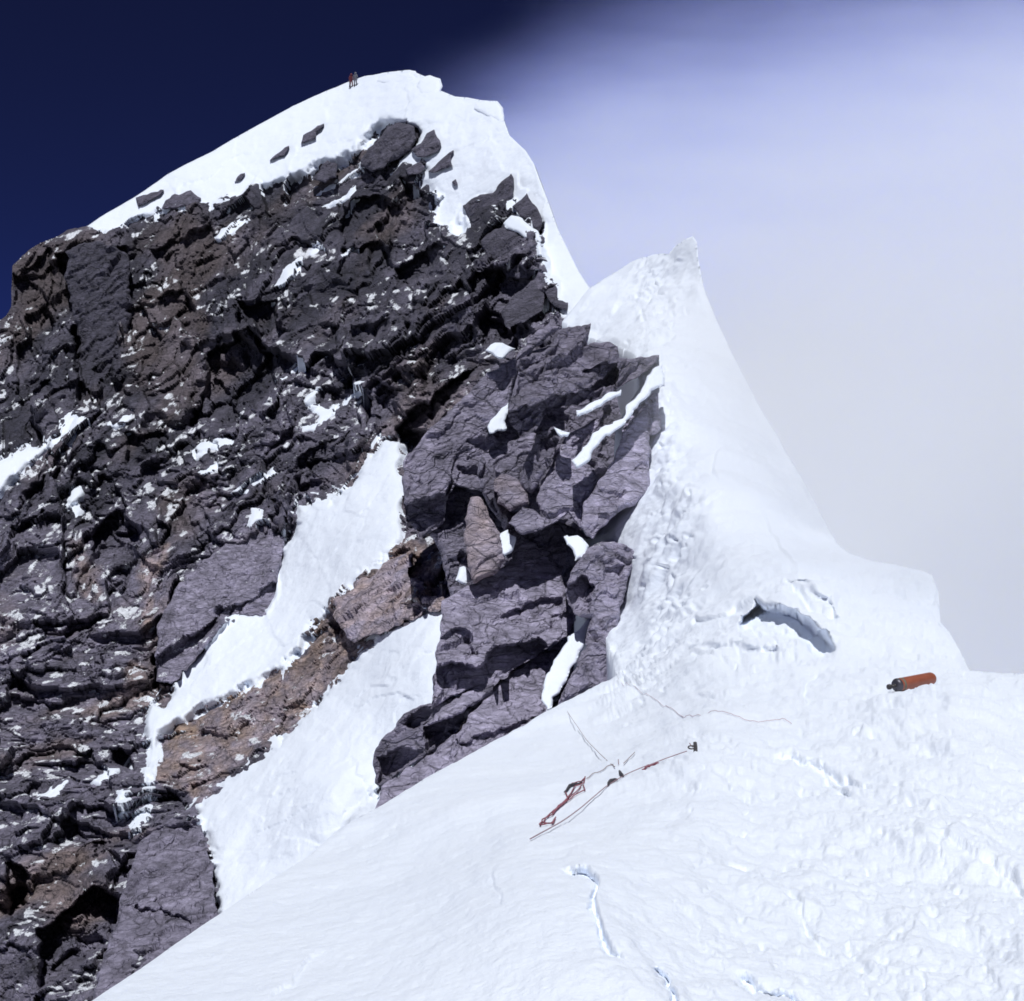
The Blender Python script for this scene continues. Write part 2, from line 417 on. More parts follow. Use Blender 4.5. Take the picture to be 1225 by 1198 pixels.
def rock_relief(q):
    w = q + 0.9 * np.stack([fbm(q / 4.0, 3, 5), fbm(q / 4.0 + 31, 3, 6), 0.5 * fbm(q / 4.0 + 77, 3, 7)], -1) + 0.25 * np.stack([fbm(q / 0.9, 2, 15), fbm(q / 0.9 + 31, 2, 16), 0 * q[:, 0]], -1)
    b0, c0 = facets(w / np.array([17.0, 9.0, 12.0]) + 3.3, 5, 1.2)
    b1, c1 = facets(w / np.array([7.5, 4.0, 6.0]), 11, 1.5)
    b2, c2 = facets(w / np.array([3.2, 1.7, 2.6]), 23, 1.6)
    b3, c3 = facets(w / np.array([1.35, 0.8, 1.1]), 37, 1.6)
    b4, c4 = facets(w / np.array([0.6, 0.42, 0.5]), 57, 1.5)
    m1 = np.clip(0.35 + 0.9 * fbm(q / np.array([9., 5., 7.]), 2, 201), 0, 1); m2 = np.clip(0.2 + 1.0 * fbm(q / np.array([5., 3., 4.]), 2, 211), 0, 1)
    rub = np.clip(0.5 + 0.9 * fbm(q / np.array([8., 5., 6.]), 2, 251), 0.1, 1)          # rubbly here, slabby there
    u = w[:, 1] + 1.6 * fbm(q / np.array([16., 7., 9.]), 3, 221)
    h = 2.0 * b0 + 1.5 * b1 + 0.95 * b2
    h += 1.5 * m1 * (ledges(u / 5.2, 0.10) - 0.5) + 0.7 * m2 * (ledges(u / 1.9 + 0.5 * fbm(w / 2.5, 2, 231), 0.18) - 0.5)
    fine = (0.22 + 0.42 * rub) * b3 + (0.08 + 0.24 * rub) * b4 + 0.10 * fbm(w / 0.5, 3, 91) - 0.22 * (1 - sstep(0, 0.08, c2)) - 0.10 * rub * (1 - sstep(0, 0.12, c3))
    return h, fine

def snow_edge(px, py, poly, wob=5.0, s=3):
    sd = poly_sd_local(px, py, poly, 60)
    k = 16.0 if wob > 2.9 else 9.0
    q = np.stack([px / k, py / k, 0 * px + s], -1)
    return sd + wob * fbm(q, 4, s)

def face_points(px, py, sdc=None):
    d = FACE(px, py)
    base = P3(px, py, d)
    n = normals(lambda x, y: P3(x, y, FACE(x, y)), px, py)
    return d, base, n

def face_relief(px, py, d, big_sd, patch_sd):
    hc, hf = rock_relief(strata(px, py, d))
    rim = np.clip(poly_sd_local(px, py, FACE_POLY, 40), 0, 40)
    amp = (0.35 + 0.65 * sstep(0, 22, rim)) * (1 - 0.93 * sstep(-3, 7, big_sd)) * (0.6 + 0.65 * sstep(45, 125, d))
    dd = np.zeros(len(px))
    for poly, cut in HOLLOWS:
        s = poly_sd_local(px, py, poly, 30)
        s = s + 3.5 * fbm(np.stack([px / 12, py / 12, 0 * px], -1), 3, 8)
        dd = np.maximum(dd, cut * sstep(-2.0, 2.5, s) * (d / 110.0) ** 0.4)
    dd *= (1 - sstep(-4, 10, big_sd)) * (1 - sstep(-4, 2, patch_sd))
    sm = 1 - 0.6 * field(px, py, SMOOTH)
    return hc * amp * sm, hf * amp * (0.3 + 0.7 * sm), dd * 2.0

def face_out(base, n):
    ray = base / np.linalg.norm(base, axis=1)[:, None]
    out = 0.15 * n - 0.85 * ray; out /= np.linalg.norm(out, axis=1)[:, None]
    return out, ray

def face_rock(px, py, big_sd, patch_sd):
    d, base, n = face_points(px, py)
    hc, hf, dd = face_relief(px, py, d, big_sd, patch_sd)
    out, ray = face_out(base, n)
    h = hc + hf * (1 - 0.75 * sstep(-1, 4, patch_sd))
    return base + out * h[:, None] + ray * dd[:, None], h, dd

def snow_lift(sd_px, d, thick):
    """height of the snow over the bare face: thick inside, wedging out under the rock at its rim"""
    m = sd_px * d / F
    return np.where(m > 0, thick * (1 - np.exp(-m / (0.9 * thick))), m * (0.8 if thick > 0.4 else 2.0))

PATCHES.append([(174, 876), (190, 874), (193, 900), (188, 926), (182, 950), (172, 946), (175, 915)])
PATCHES.append([(150, 985), (158, 978), (176, 955), (184, 962), (172, 985), (160, 998)])
ALL_SNOW = [(SUMMIT, 5.0, 3, 0.7), (GULLY_A, 3.5, 4, 0.6), (GULLY_B, 2.5, 5, 0.5)] + [(p, 1.3, 10 + i, 0.2 if i else 0.45) for i, p in enumerate(PATCHES)]

def face_snow_sd(px, py):
    s = np.full(px.shape, -60.0); t = np.full(px.shape, -60.0)
    for k, (poly, wob, seed, th) in enumerate(ALL_SNOW):
        if k < 4: s = np.maximum(s, snow_edge(px, py, poly, wob, seed))
        else: t = np.maximum(t, snow_edge(px, py, poly, wob, seed))
    return s, t

def field(px, py, table, soft=10):
    out = np.zeros(px.shape)
    for poly, v in table:
        s = poly_sd_local(px, py, poly, 40) + 7 * fbm(np.stack([px / 18, py / 18, 0 * px + 2], -1), 3, 9)
        out = np.maximum(out, v * sstep(-soft, soft, s))
    return out

RINGS = [downhill(1.5, (0, 1.0, -1.5)), downhill(9, (0, 6, -9)), downhill(45, (0, 25, -45)), downhill(140, (0, 60, -140))]

def build_face():
    px, py, sd, q = grid_domain(FACE_POLY, STEP)
    ss, st = face_snow_sd(px, py)
    co, h, dd = face_rock(px, py, ss, st)
    d = co[:, 1]; q0 = q; q = strata(px, py, d)
    # darker tone up the face: shade of the steep upper wall put into colour
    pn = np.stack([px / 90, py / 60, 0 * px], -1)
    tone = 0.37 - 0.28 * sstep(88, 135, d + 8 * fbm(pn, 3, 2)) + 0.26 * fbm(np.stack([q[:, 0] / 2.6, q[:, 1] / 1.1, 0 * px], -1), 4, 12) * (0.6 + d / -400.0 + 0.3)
    tone = np.maximum(tone, 0.68 * field(px, py, LIGHT) * (0.8 + 0.35 * fbm(np.stack([q[:, 0] / 1.8, q[:, 1] / 0.9, 0 * px], -1), 4, 13)))
    och = field(px, py, OCHRE, 6) * (0.75 + 0.4 * fbm(np.stack([px / 10, py / 10, 0 * px], -1), 3, 44))
    och = np.maximum(och, (0.10 + 0.16 * sstep(110, 70, d)) * sstep(0.0, 0.9, fbm(np.stack([q[:, 0] / 6, q[:, 1] / 3, 0 * px + 8], -1), 4, 14)))
    dpat = fbm(np.stack([q[:, 0] / 0.75, q[:, 1] / 0.33, 0 * px], -1), 3, 72); q = q0
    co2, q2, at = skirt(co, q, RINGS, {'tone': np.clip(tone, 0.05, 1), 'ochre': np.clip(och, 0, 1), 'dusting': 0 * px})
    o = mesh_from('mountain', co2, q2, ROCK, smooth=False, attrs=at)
    me = o.data; nr = np.zeros(len(me.vertices) * 3, np.float32); me.vertices.foreach_get('normal', nr); nz = nr.reshape(-1, 3)[:len(px), 2]
    up = np.abs(nz)
    pat = fbm(np.stack([px / 26, py / 20, 0 * px + 4], -1), 4, 71)
    du = sstep(0.55, 0.97, up) * 0.40 + 0.14 * pat + 0.36 * dpat - 0.01 - 0.07 * sstep(95, 65, d)
    du *= 1 - sstep(0.2, 1.0, dd)
    v = at['dusting'].copy(); v[:len(px)] = np.clip(du, 0, 1)
    me.attributes['dusting'].data.foreach_set('value', v.astype(np.float32))
    tag(o, 'dark craggy rock face falling away below the snowy summit ridge', 'mountain', kind='structure')
    return o

def build_snow(name, poly, wob, seed, thick, label, cat, mat, step=STEP):
    f_sd = lambda X, Y: snow_edge(X, Y, poly, wob, seed)
    P = np.array(poly); x0, y0 = P.min(0) - 14; x1, y1 = P.max(0) + 14
    box = [(x0, y0), (x1, y0), (x1, y1), (x0, y1)]
    # clip to the face by walking the face's own grid
    px, py, sd, q = grid_domain(FACE_POLY, step, box=(x0, y0, x1, y1), extra=lambda X, Y: (X > x0) & (X < x1) & (Y > y0) & (Y < y1) & (poly_sd_local(X, Y, poly, 30) > (-12 if thick > 0.4 else -5)))
    s = f_sd(px, py)
    d, base, n = face_points(px, py)
    h = snow_lift(s, d, thick)
    h = h + 0.16 * fbm(base / np.array([1.6, 3.0, 1.6]), 4, 60 + seed) * sstep(0, 12, s) + 0.25 * fbm(base / np.array([9., 9., 5.]), 2, 61) * sstep(4, 40, s)
    for (pts, amp, w) in SNOW_CREASES:
        dist, side, al = line_sd(px, py, pts)
        h = h + 0.7 * amp * np.where(side > 0, np.exp(-(dist / w)), -0.5 * np.exp(-(dist / (w * 0.8)))) * sstep(0, 0.1, al) * (1 - sstep(0.9, 1, al)) * sstep(0, 8, s)
    out = 0.3 * n - 0.85 * base / np.linalg.norm(base, axis=1)[:, None]
    if True:                                         # snow lies on the broken rock and follows its larger shapes
        big = np.full(px.shape, -60.0)
        for P2, w2, s2, t2 in ALL_SNOW[:4]: big = np.maximum(big, snow_edge(px, py, P2, w2, s2))
        hc, hf, dd = face_relief(px, py, d, big, s)
        o2, ray = face_out(base, n); co = base + o2 * (hc + h)[:, None] + ray * dd[:, None]

    co2, q2, _ = skirt(co, q, [downhill(0.8, (0, 0.5, -0.9)), downhill(7, (0, 4, -7)), downhill(36, (0, 9, -20))] if thick > 0.46 else [away(0.5, -0.7), away(2, -3)])
    o = mesh_from(name, co2, q2, mat, smooth=True)
    tag(o, label, cat, kind='structure')
    return o

SNOW_CREASES = [
    ([(405, 642), (418, 628), (436, 612), (446, 608)], 0.16, 5), ([(375, 690), (395, 668), (415, 645)], 0.12, 5),
    ([(250, 800), (290, 770), (330, 745)], 0.10, 6), ([(470, 560), (455, 590), (440, 612)], 0.1, 6),
    ([(430, 850), (450, 835), (480, 830), (500, 840)], 0.12, 7), ([(425, 838), (445, 822), (470, 822)], 0.12, 6),
    ([(300, 1000), (340, 985), (380, 960)], 0.10, 8), ([(300, 950), (330, 930), (360, 925)], 0.08, 7),
    ([(450, 97), (475, 92), (500, 95)], -0.3, 5),
]

build_face()
build_snow('summit_snowfield', SUMMIT, 4.5, 3, 0.7, 'broad white snowfield capping the summit ridge above the rock', 'snowfield', SNOW_FAR)
build_snow('snow_gully', GULLY_A, 3.0, 4, 0.6, 'long snow gully running down from a pointed tip between rock bands', 'snow gully', SNOW_FAR)
build_snow('snow_gully', GULLY_B, 2.0, 5, 0.5, 'lower snow tongue beside the grey rock step above the foreground crest', 'snow gully', SNOW_FAR)
PL = ['tapering snow patch at the left edge of the rock face', 'leaf shaped snow patch high in the dark rock', 'tiny snow patch just above the leaf shaped patch',
      'forked snow patch on a ledge in the middle of the face', 'ragged snow streak on the dark mid face', 'thin snow streak under the ragged streak',
      'small flat snow patch left of the long gully', 'four cornered snow patch beside the long gully', 'curved thin snow strip on a narrow ledge',
      'small snow wedge right of the left edge patch', 'upright snow blotch on the left of the face', 'wedge of snow low on the left rubble',
      'split snow blotch beside the lower rib', 'snow lodged under the dark cave', 'broken snow streak below the summit snowfield', 'jagged snow strip above the big dark hollow',
      'long slanting snow strip joining the summit snowfield', 'short snow dab under the dark hollow', 'very thin snow line on a mid face ledge', 'narrow snow tail at the foot of the long gully', 'small broken snow dab below the tail of the long gully']
for i, p in enumerate(PATCHES):
    build_snow('snow_patch', p, 1.3, 10 + i, 0.2 if i else 0.45, PL[i], 'snow patch', SNOW_FAR)

# ------------------------------------------------------------------ near snow slope and the corniced ridge beyond it
RIDGE = Tps([(110, 1198, 6), (268, 1090, 8.2), (450, 966, 13), (600, 881, 20), (738, 808, 33), (735, 740, 45.5), (735, 660, 48.5), (770, 560, 52.6), (785, 480, 56), (780, 430, 62), (700, 395, 82),
    (690, 350, 92), (735, 326, 93), (795, 304, 86), (829, 283, 80), (840, 340, 75), (900, 470, 60), (950, 556, 51), (1000, 650, 41), (1040, 672, 36), (1115, 690, 30), (1125, 745, 26),
    (1158, 800, 18), (1225, 806, 16), (1420, 800, 13), (612, 1198, 4.8), (900, 1198, 4.6), (1225, 1198, 4.5), (612, 1000, 8.2), (900, 1000, 8.0), (1225, 1000, 7.6), (740, 930, 11.5),
    (832, 905, 10.8), (950, 870, 12.8), (1074, 836, 14.0), (1119, 824.5, 14.12), (1150, 818, 14.6), (850, 820, 18), (940, 780, 21.5), (870, 720, 32), (940, 740, 25), (980, 710, 28), (850, 600, 43), (860, 500, 55), (810, 400, 68),
    (900, 640, 40), (1420, 1000, 7.2), (-100, 1600, 2.6), (600, 1600, 2.7), (1400, 1600, 2.6), (200, 1400, 3.4), (1100, 1400, 3.3), (2600, 800, 9.5), (2600, 1200, 4.6), (2600, 1600, 2.7), (2000, 800, 11), (2000, 1200, 4.6), (-900, 1600, 2.6)], 1e-3)
CREST = [(-60, 1310), (60, 1232), (110, 1198), (170, 1158), (268, 1090), (324, 1053), (362, 1029), (410, 991), (452, 966), (520, 926), (600, 881), (660, 849), (700, 828), (738, 808)]
RIDGE_POLY = CREST + [(724, 760), (718, 690), (690, 656), (690, 640), (740, 600), (760, 540), (735, 515), (745, 495), (765, 462), (760, 425), (700, 402), (672, 385), (690, 365), (705, 346), (722, 334), (735, 327), (755, 314), (770, 309),
    (782, 305), (793, 304), (800, 305), (808, 295), (820, 287), (829, 283), (834, 290), (836, 310), (840, 335), (846, 355), (858, 385), (880, 430), (900, 470), (925, 512), (950, 556), (975, 603), (1000, 648),
    (1015, 661), (1040, 671), (1075, 677), (1100, 683), (1115, 690), (1123, 710), (1125, 745), (1140, 765), (1152, 785), (1160, 801), (1225, 806), (1320, 806), (1440, 800), (1440, 1600), (-160, 1600), (-160, 1370)]

# (line, step height in photo px, how far the raised side runs out, how far the low side, groove)
LIPS = [
    ([(668, 1035), (690, 1039), (712, 1047), (718, 1052), (717, 1072), (713, 1095), (722, 1120), (735, 1140), (762, 1156)], 8, 55, 25, 2.5),
    ([(780, 1150), (800, 1165), (806, 1190), (815, 1210)], 6, 30, 20, 2),
    ([(918, 909), (940, 911), (962, 913), (985, 921), (1012, 930), (1052, 936)], 5.5, 40, 16, 1.5),
    ([(985, 924), (1002, 938), (1026, 946)], 4, 8, 10, 1.5),
    ([(1050, 950), (1075, 958), (1100, 975)], 2, 20, 10, 0.5),
    ([(936, 704), (955, 712), (970, 722), (985, 738), (1002, 745)], 7, 18, 8, 1.5),
    ([(874, 735), (893, 726), (925, 726), (955, 742), (985, 768), (1010, 770)], 8, 26, 20, 0),
    ([(823, 780), (845, 787), (865, 793), (884, 801)], 4.5, 14, 10, 1),
    ([(850, 772), (880, 778), (905, 780), (930, 778)], 4, 10, 8, 1),
    ([(830, 828), (862, 825), (896, 820)], 3, 20, 10, 0.8),
    ([(962, 853), (959, 830), (966, 812), (980, 796)], 4, 24, 18, 0.8),
    ([(862, 532), (856, 548), (853, 568), (864, 581)], 3.5, 30, 12, 0.3),
    ([(816, 627), (832, 612), (852, 596), (868, 588)], 3.5, 16, 12, 0.2),
    ([(832, 742), (845, 745), (870, 738), (888, 722)], 4, 20, 14, 1),
    ([(880, 1155), (905, 1170), (940, 1184), (990, 1200)], 5.5, 40, 20, 1.5),
    ([(868, 1028), (890, 1038), (912, 1056)], 4.5, 26, 14, 1),
    ([(935, 1066), (958, 1088), (968, 1112), (985, 1130), (1028, 1150)], 6, 40, 24, 0.5),
    ([(1030, 1155), (1060, 1160), (1090, 1172), (1130, 1180)], 4, 30, 20, 0.5),
    ([(1125, 1010), (1150, 1020), (1175, 1036), (1205, 1052), (1250, 1085)], 10, 50, 26, 0.5),
    ([(1090, 1005), (1120, 1020), (1140, 1040)], 5, 20, 14, 0.5),
    ([(1150, 1110), (1185, 1125), (1230, 1135)], 5, 30, 18, 0.5),
    ([(820, 1072), (833, 1095), (842, 1118), (858, 1140), (868, 1166)], 4, 30, 20, 0.5),
    ([(1170, 1150), (1188, 1165), (1198, 1185)], 4.5, 12, 12, 0.8),
    ([(1030, 1160), (1038, 1182), (1070, 1190)], 3, 14, 10, 0.5),
    ([(1116, 705), (1119, 725), (1126, 742)], 6, 14, 8, 0.8),
    ([(590, 1030), (598, 1060), (594, 1090)], 2.5, 40, 40, 0.3),
    ([(400, 1030), (450, 1005), (500, 985)], 1.5, 30, 20, 0.4),
    ([(320, 1198), (345, 1175), (370, 1150), (400, 1135)], 4, 26, 26, 0.5),
    ([(905, 605), (930, 655), (960, 690)], 3, 40, 30, 0),
    ([(700, 400), (735, 372), (772, 350)], 3, 20, 14, 0.5),
    ([(830, 300), (834, 325), (838, 345)], 1.5, 8, 6, 0),
]
TRACK = [(742, 850), (768, 806), (790, 762), (800, 720), (790, 682), (802, 642), (812, 600), (802, 542), (796, 482), (790, 432), (790, 392), (784, 352), (782, 322)]
def _dents():
    r = random.Random(11); out = []
    for k in range(150):
        t = r.random() * (len(TRACK) - 1); i = int(t); f = t - i
        s = 1.0 if TRACK[i][1] > 620 else 0.75
        x = TRACK[i][0] * (1 - f) + TRACK[i + 1][0] * f + r.gauss(0, 15) * s; y = TRACK[i][1] * (1 - f) + TRACK[i + 1][1] * f + r.gauss(0, 6)
        out.append((x, y, r.uniform(2.4, 6) * s, r.uniform(1.2, 3.0)))
    for k in range(60):                              # trampled snow round the stake and across the slope
        out.append((r.gauss(865, 34), r.gauss(915, 22), r.uniform(3, 8), r.uniform(0.8, 2.2)))
    for k in range(130):
        out.append((r.uniform(820, 1240), r.uniform(930, 1200), r.uniform(4, 12), r.uniform(1.2, 3.6)))
    for k in range(45):
        out.append((r.gauss(905, 40), r.gauss(775, 14), r.uniform(3, 6), r.uniform(1, 2.4)))
    for (x, y, rr, dd) in [(1032, 882, 7, 4), (1045, 886, 7, 4), (856, 885, 9, 4), (868, 887, 6, 3), (826, 886, 5, 3), (816, 316, 6, 1.2), (770, 385, 4, 1.5), (822, 378, 4, 1.5), (978, 700, 9, 3), (995, 742, 7, 3)]:
        out.append((x, y, rr, dd))
    return out
DENTS = _dents()
RIDGE_HOLLOWS = [([(884, 752), (889, 740), (903, 728), (930, 730), (958, 742), (980, 760), (998, 777), (984, 783), (962, 772), (945, 768), (925, 763), (905, 763), (890, 759)], 2.4),
                 ([(936, 698), (960, 706), (985, 723), (1005, 742), (1000, 750), (985, 742), (965, 727), (945, 714)], 1.0),
                 ([(823, 779), (850, 773), (890, 776), (930, 780), (925, 789), (890, 790), (875, 798), (850, 788)], 0.55)]

def ridge_pos(px, py):
    px = np.asarray(px, float); py = np.asarray(py, float)
    d = RIDGE(px, py); base = P3(px, py, d)
    n = normals(lambda x, y: P3(x, y, RIDGE(x, y)), px, py)
    h = np.zeros(px.shape); under = np.zeros(px.shape)
    wx = px + 5 * fbm(np.stack([px / 22, py / 22, 0 * px], -1), 4, 33); wy = py + 4 * fbm(np.stack([px / 22, py / 22, 0 * px + 9], -1), 4, 34)
    for pts, H, up, dn, g in LIPS:
        P = np.array(pts, float); r = 4 * max(up, dn)
        m = (px > P[:, 0].min() - r) & (px < P[:, 0].max() + r) & (py > P[:, 1].min() - r) & (py < P[:, 1].max() + r)
        if not m.any(): continue
        dist, side, al = line_sd(wx[m], wy[m], pts)
        end = sstep(0, 0.18, al) * (1 - sstep(0.8, 1, al))
        s = dist * side
        prof = np.where(s > 0, 0.62 * np.exp(-s / up), -0.38 * np.exp(s / dn))
        t = sstep(-1.2, 1.2, s)
        prof = np.where(np.abs(s) < 1.2, -0.38 + t * 1.0, prof) - 0.7 * g / H * np.exp(-((s + 1.5) / 1.8) ** 2)
        h[m] += H * prof * end
        if g >= 1: under[m] += 0.011 * min(g, 2.5) * d[m] * np.exp(-((s + 3.6) / 3.2) ** 2) * end
    for (x, y, r, dep) in DENTS:
        m = (np.abs(px - x) < 3 * r) & (np.abs(py - y) < 3 * r)
        if not m.any(): continue
        e = np.sqrt((wx[m] - x) ** 2 + ((wy[m] - y) * 1.6) ** 2) / r
        h[m] += dep * (-np.exp(-(e * 1.25) ** 4) + 0.35 * np.exp(-((e - 1.25) / 0.4) ** 2))
    h = h * d / F
    # wind texture, coarse undulation, and the churned track
    k = sstep(620, 1150, px + 0.25 * (py - 900))
    sx = np.stack([base[:, 0] * 1.3 + base[:, 1] * 0.22, base[:, 1] * 0.5 - base[:, 0] * 0.15, base[:, 2]], -1)
    h += (0.013 + 0.030 * k) * fbm(sx / 0.5, 6, 41, 0.6) * (1 - sstep(25, 45, d))
    h += 0.075 * fbm(base / 2.2, 4, 42) * sstep(5, 12, d) + 0.20 * fbm(base / np.array([7., 9., 6.]), 3, 43) * sstep(18, 40, d)
    lump = fbm(np.stack([px / 17, py / 11, 0 * px + 5], -1), 4, 145, 0.6)
    h += (0.6 + 2.2 * k) * np.where(lump > 0, lump, 0.7 * lump) * d / F * (1 - sstep(24, 40, d))
    dist, side, al = line_sd(px, py, TRACK)
    tr = np.exp(-(dist / 30) ** 2) * sstep(16, 30, d)
    h += tr * 0.20 * fbm(base / 0.9, 4, 47)
    h += 0.075 * fbm(base / np.array([1.5, 2.6, 1.5]), 5, 48, 0.6) * sstep(20, 38, d)
    rimd = poly_sd_local(px, py, RIDGE_POLY, 40); rim = sstep(0, 9, np.clip(rimd, 0, 40))
    h *= 0.25 + 0.75 * rim
    dd = under
    for poly, cut in RIDGE_HOLLOWS:
        s = poly_sd_local(wx, wy, poly, 20); dd = np.maximum(dd, cut * sstep(-3.0, 4.0, s))
    ray = base / np.linalg.norm(base, axis=1)[:, None]
    return base + n * h[:, None] + ray * dd[:, None]

SEAM = [(738, 808), (790, 818), (850, 828), (905, 832), (960, 812), (1010, 800), (1080, 790), (1140, 790), (1500, 790)]
def build_ridge():
    px, py, sd, q = grid_domain(RIDGE_POLY, STEP)
    co = ridge_pos(px, py)
    cx = px[q].mean(1); cy = py[q].mean(1)
    s = np.interp(cx, [p[0] for p in SEAM], [p[1] for p in SEAM])
    near = (cy > s) | (cx < 738) & (cy > 800)
    # the far rims run on down the far side of the ridge
    co2, q2, _ = skirt(co, q, [flanks(0.5, 0.4, -0.5), flanks(3.2, 2, -3.6), flanks(11, 5, -15), flanks(40, 12, -70)])
    near2 = np.concatenate([near, np.zeros(len(q2) - len(q), bool)])
    skirt_c = co2[q2[len(q):, 0]]
    near2[len(q):] = skirt_c[:, 1] < 34
    # coarser continuation of the slope beyond the frame on the right
    ax, ay, _, aq = grid_domain([(1400, 806), (2600, 800), (2600, 1600), (1400, 1600)], 9.0)
    aco = ridge_pos(ax, ay) - np.array([0, 0, 0.006]); ac2, aq2, _ = skirt(aco, aq, [flanks(0.5, 0.4, -0.5), flanks(3.2, 2, -3.6), flanks(11, 5, -15), flanks(40, 12, -70)])
    keep = np.ones(len(aq2), bool)
    q2 = np.concatenate([q2, aq2[keep] + len(co2)]); co2 = np.concatenate([co2, ac2]); near2 = np.concatenate([near2, np.ones(keep.sum(), bool)])
    for nm, sel, lab, cat, mat in (('snow_slope', near2, 'wide wind scoured snow slope in front sloping off left to a sharp crest', 'snow slope', SNOW), ('snow_ridge', ~near2, 'steep white snow ridge with footprint track rising to a small pointed pinnacle', 'snow ridge', SNOW)):
        qq = q2[sel]; used = np.unique(qq); rm = np.full(len(co2), -1); rm[used] = np.arange(len(used))
        tag(mesh_from(nm, co2[used], rm[qq], mat, True), lab, cat, kind='structure')
build_ridge()

# ------------------------------------------------------------------ separate rocks: slabs, pillars, boulders, outcrops
def plane_d(c, d0, gx, gy):
    """a true plane: 1/d is linear over the photo; gx, gy = metres farther per 100 px right / up"""
    k = 1.0 / d0; ax = -gx / 100 / d0 ** 2; ay = gy / 100 / d0 ** 2
    return lambda X, Y: 1.0 / np.clip(k + ax * (X - c[0]) + ay * (Y - c[1]), 1e-3, None)

def rock(name, poly, d0, gx, gy, label, cat='rock', tone=0.8, ochre=0.0, rough=1.0, thick=4.0, bevel=5.0, hollows=(), lights=(), mat=None, seed=0, dust=0.0, step=1.5, size=1.0, wob=2.2, group=None, smooth=False, beds=0.0):
    poly = np.array(poly, float); c = poly.mean(0)
    if gx is None:                                   # lies on the face: follow the ground there
        g = FACE(np.array([c[0], c[0] + 12, c[0]]), np.array([c[1], c[1], c[1] - 12])); k = gy
        d0, gx, gy = g[0] - d0, (g[1] - g[0]) / 12 * 100 * k, (g[2] - g[0]) / 12 * 100 * k
    D = plane_d(c, d0, gx, gy)
    # a ragged natural outline
    pts = []
    for k in range(len(poly)):
        a, b = poly[k], poly[(k + 1) % len(poly)]; L = np.hypot(*(b - a)); m = max(1, int(L / 4))
        for j in range(m): pts.append(a + (b - a) * j / m)
    pts = np.array(pts); wq = np.stack([pts[:, 0] / 9, pts[:, 1] / 9, 0 * pts[:, 0] + seed], -1)
    pts = pts + wob * np.stack([fbm(wq, 3, 3), fbm(wq + 40, 3, 4)], -1)
    px, py, sd, q = grid_domain(pts, step)
    if len(q) == 0: return None
    d = D(px, py); base = P3(px, py, d)
    n = normals(lambda X, Y: P3(X, Y, D(X, Y)), px, py)
    w = base + 0.3 * np.stack([fbm(base / 1.5, 3, 5 + seed), fbm(base / 1.5 + 9, 3, 6), fbm(base / 1.5 + 5, 3, 7)], -1)
    cc = np.array([[c[0], c[1]], [c[0] + 20, c[1] - 16]]); pc = P3(cc[:, 0], cc[:, 1], D(cc[:, 0], cc[:, 1]))
    e1 = pc[1] - pc[0]; e1 /= np.linalg.norm(e1); nn = n.mean(0); nn -= e1 * (nn @ e1); nn /= np.linalg.norm(nn); e2 = np.cross(nn, e1)
    w = np.stack([w @ e1, w @ e2, w @ nn], -1) / size
    b1, c1 = facets(w / np.array([3.4, 1.3, 1.3]) + seed * 3.1, 101, 0.9)
    b2, c2 = facets(w / np.array([1.2, 0.5, 0.6]) + seed * 1.7, 131, 0.9)
    h = 0.8 * rough * size * (0.34 * b1 + 0.13 * b2 + 0.05 * fbm(w / 0.35, 4, 151) - 0.07 * (1 - sstep(0, 0.08, c1)))
    if beds: h = h + beds * fbm(np.stack([w[:, 0] / 5, w[:, 1] / 0.4, w[:, 2] / 2], -1), 3, 77)
    t = np.clip(np.clip(poly_sd(px, py, pts)[0], 0, None) / bevel, 0, 1)
    round_ = (1 - np.sqrt(1 - (1 - t) ** 2)) * bevel * d / F * 1.6
    h = h * (0.15 + 0.85 * sstep(0, 1, t))
    dd = round_
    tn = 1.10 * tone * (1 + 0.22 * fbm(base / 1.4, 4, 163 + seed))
    for hp, cut in hollows:
        s = poly_sd_local(px, py, hp, 20) + 2.2 * fbm(np.stack([px / 8, py / 8, 0 * px], -1), 3, 21 + seed)
        dd = dd + cut * sstep(-1.5, 2.0, s)
    for hp, v in lights:
        s = poly_sd_local(px, py, hp, 20) + 3 * fbm(np.stack([px / 9, py / 9, 0 * px], -1), 3, 22)
        tn = tn * (1 - sstep(-4, 4, s)) + v * sstep(-4, 4, s)
    ray = base / np.linalg.norm(base, axis=1)[:, None]
    co = base + n * h[:, None] + ray * dd[:, None]
    oc = np.clip(ochre * (1 + 0.6 * fbm(base / 0.9, 3, 171)), 0, 1)
    T = thick
    rings = [lambda cc: cc + cc / np.linalg.norm(cc, axis=1)[:, None] * 0.25 * T, lambda cc: cc + cc / np.linalg.norm(cc, axis=1)[:, None] * T]
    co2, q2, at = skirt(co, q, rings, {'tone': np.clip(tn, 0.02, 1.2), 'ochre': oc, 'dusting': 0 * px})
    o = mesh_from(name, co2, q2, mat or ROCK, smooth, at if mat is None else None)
    if mat is None and dust:
        me = o.data; nr = np.zeros(len(me.vertices) * 3, np.float32); me.vertices.foreach_get('normal', nr); up = np.abs(nr.reshape(-1, 3)[:len(px), 2])
        v = at['dusting'].copy(); v[:len(px)] = np.clip(sstep(0.6, 0.98, up) * 0.5 * dust + 0.28 * fbm(base / 1.6, 4, 73), 0, 1)
        me.attributes['dusting'].data.foreach_set('value', v.astype(np.float32))
    # put the origin on the thing itself
    ctr = co.mean(0); o.data.transform(__import__('mathutils').Matrix.Translation(Vector((-ctr).tolist()))); o.location = Vector(ctr.tolist())
    if mat is None or cat != 'snow patch': tag(o, label, cat, group, 'thing')
    else: tag(o, label, cat, kind='structure')
    return o

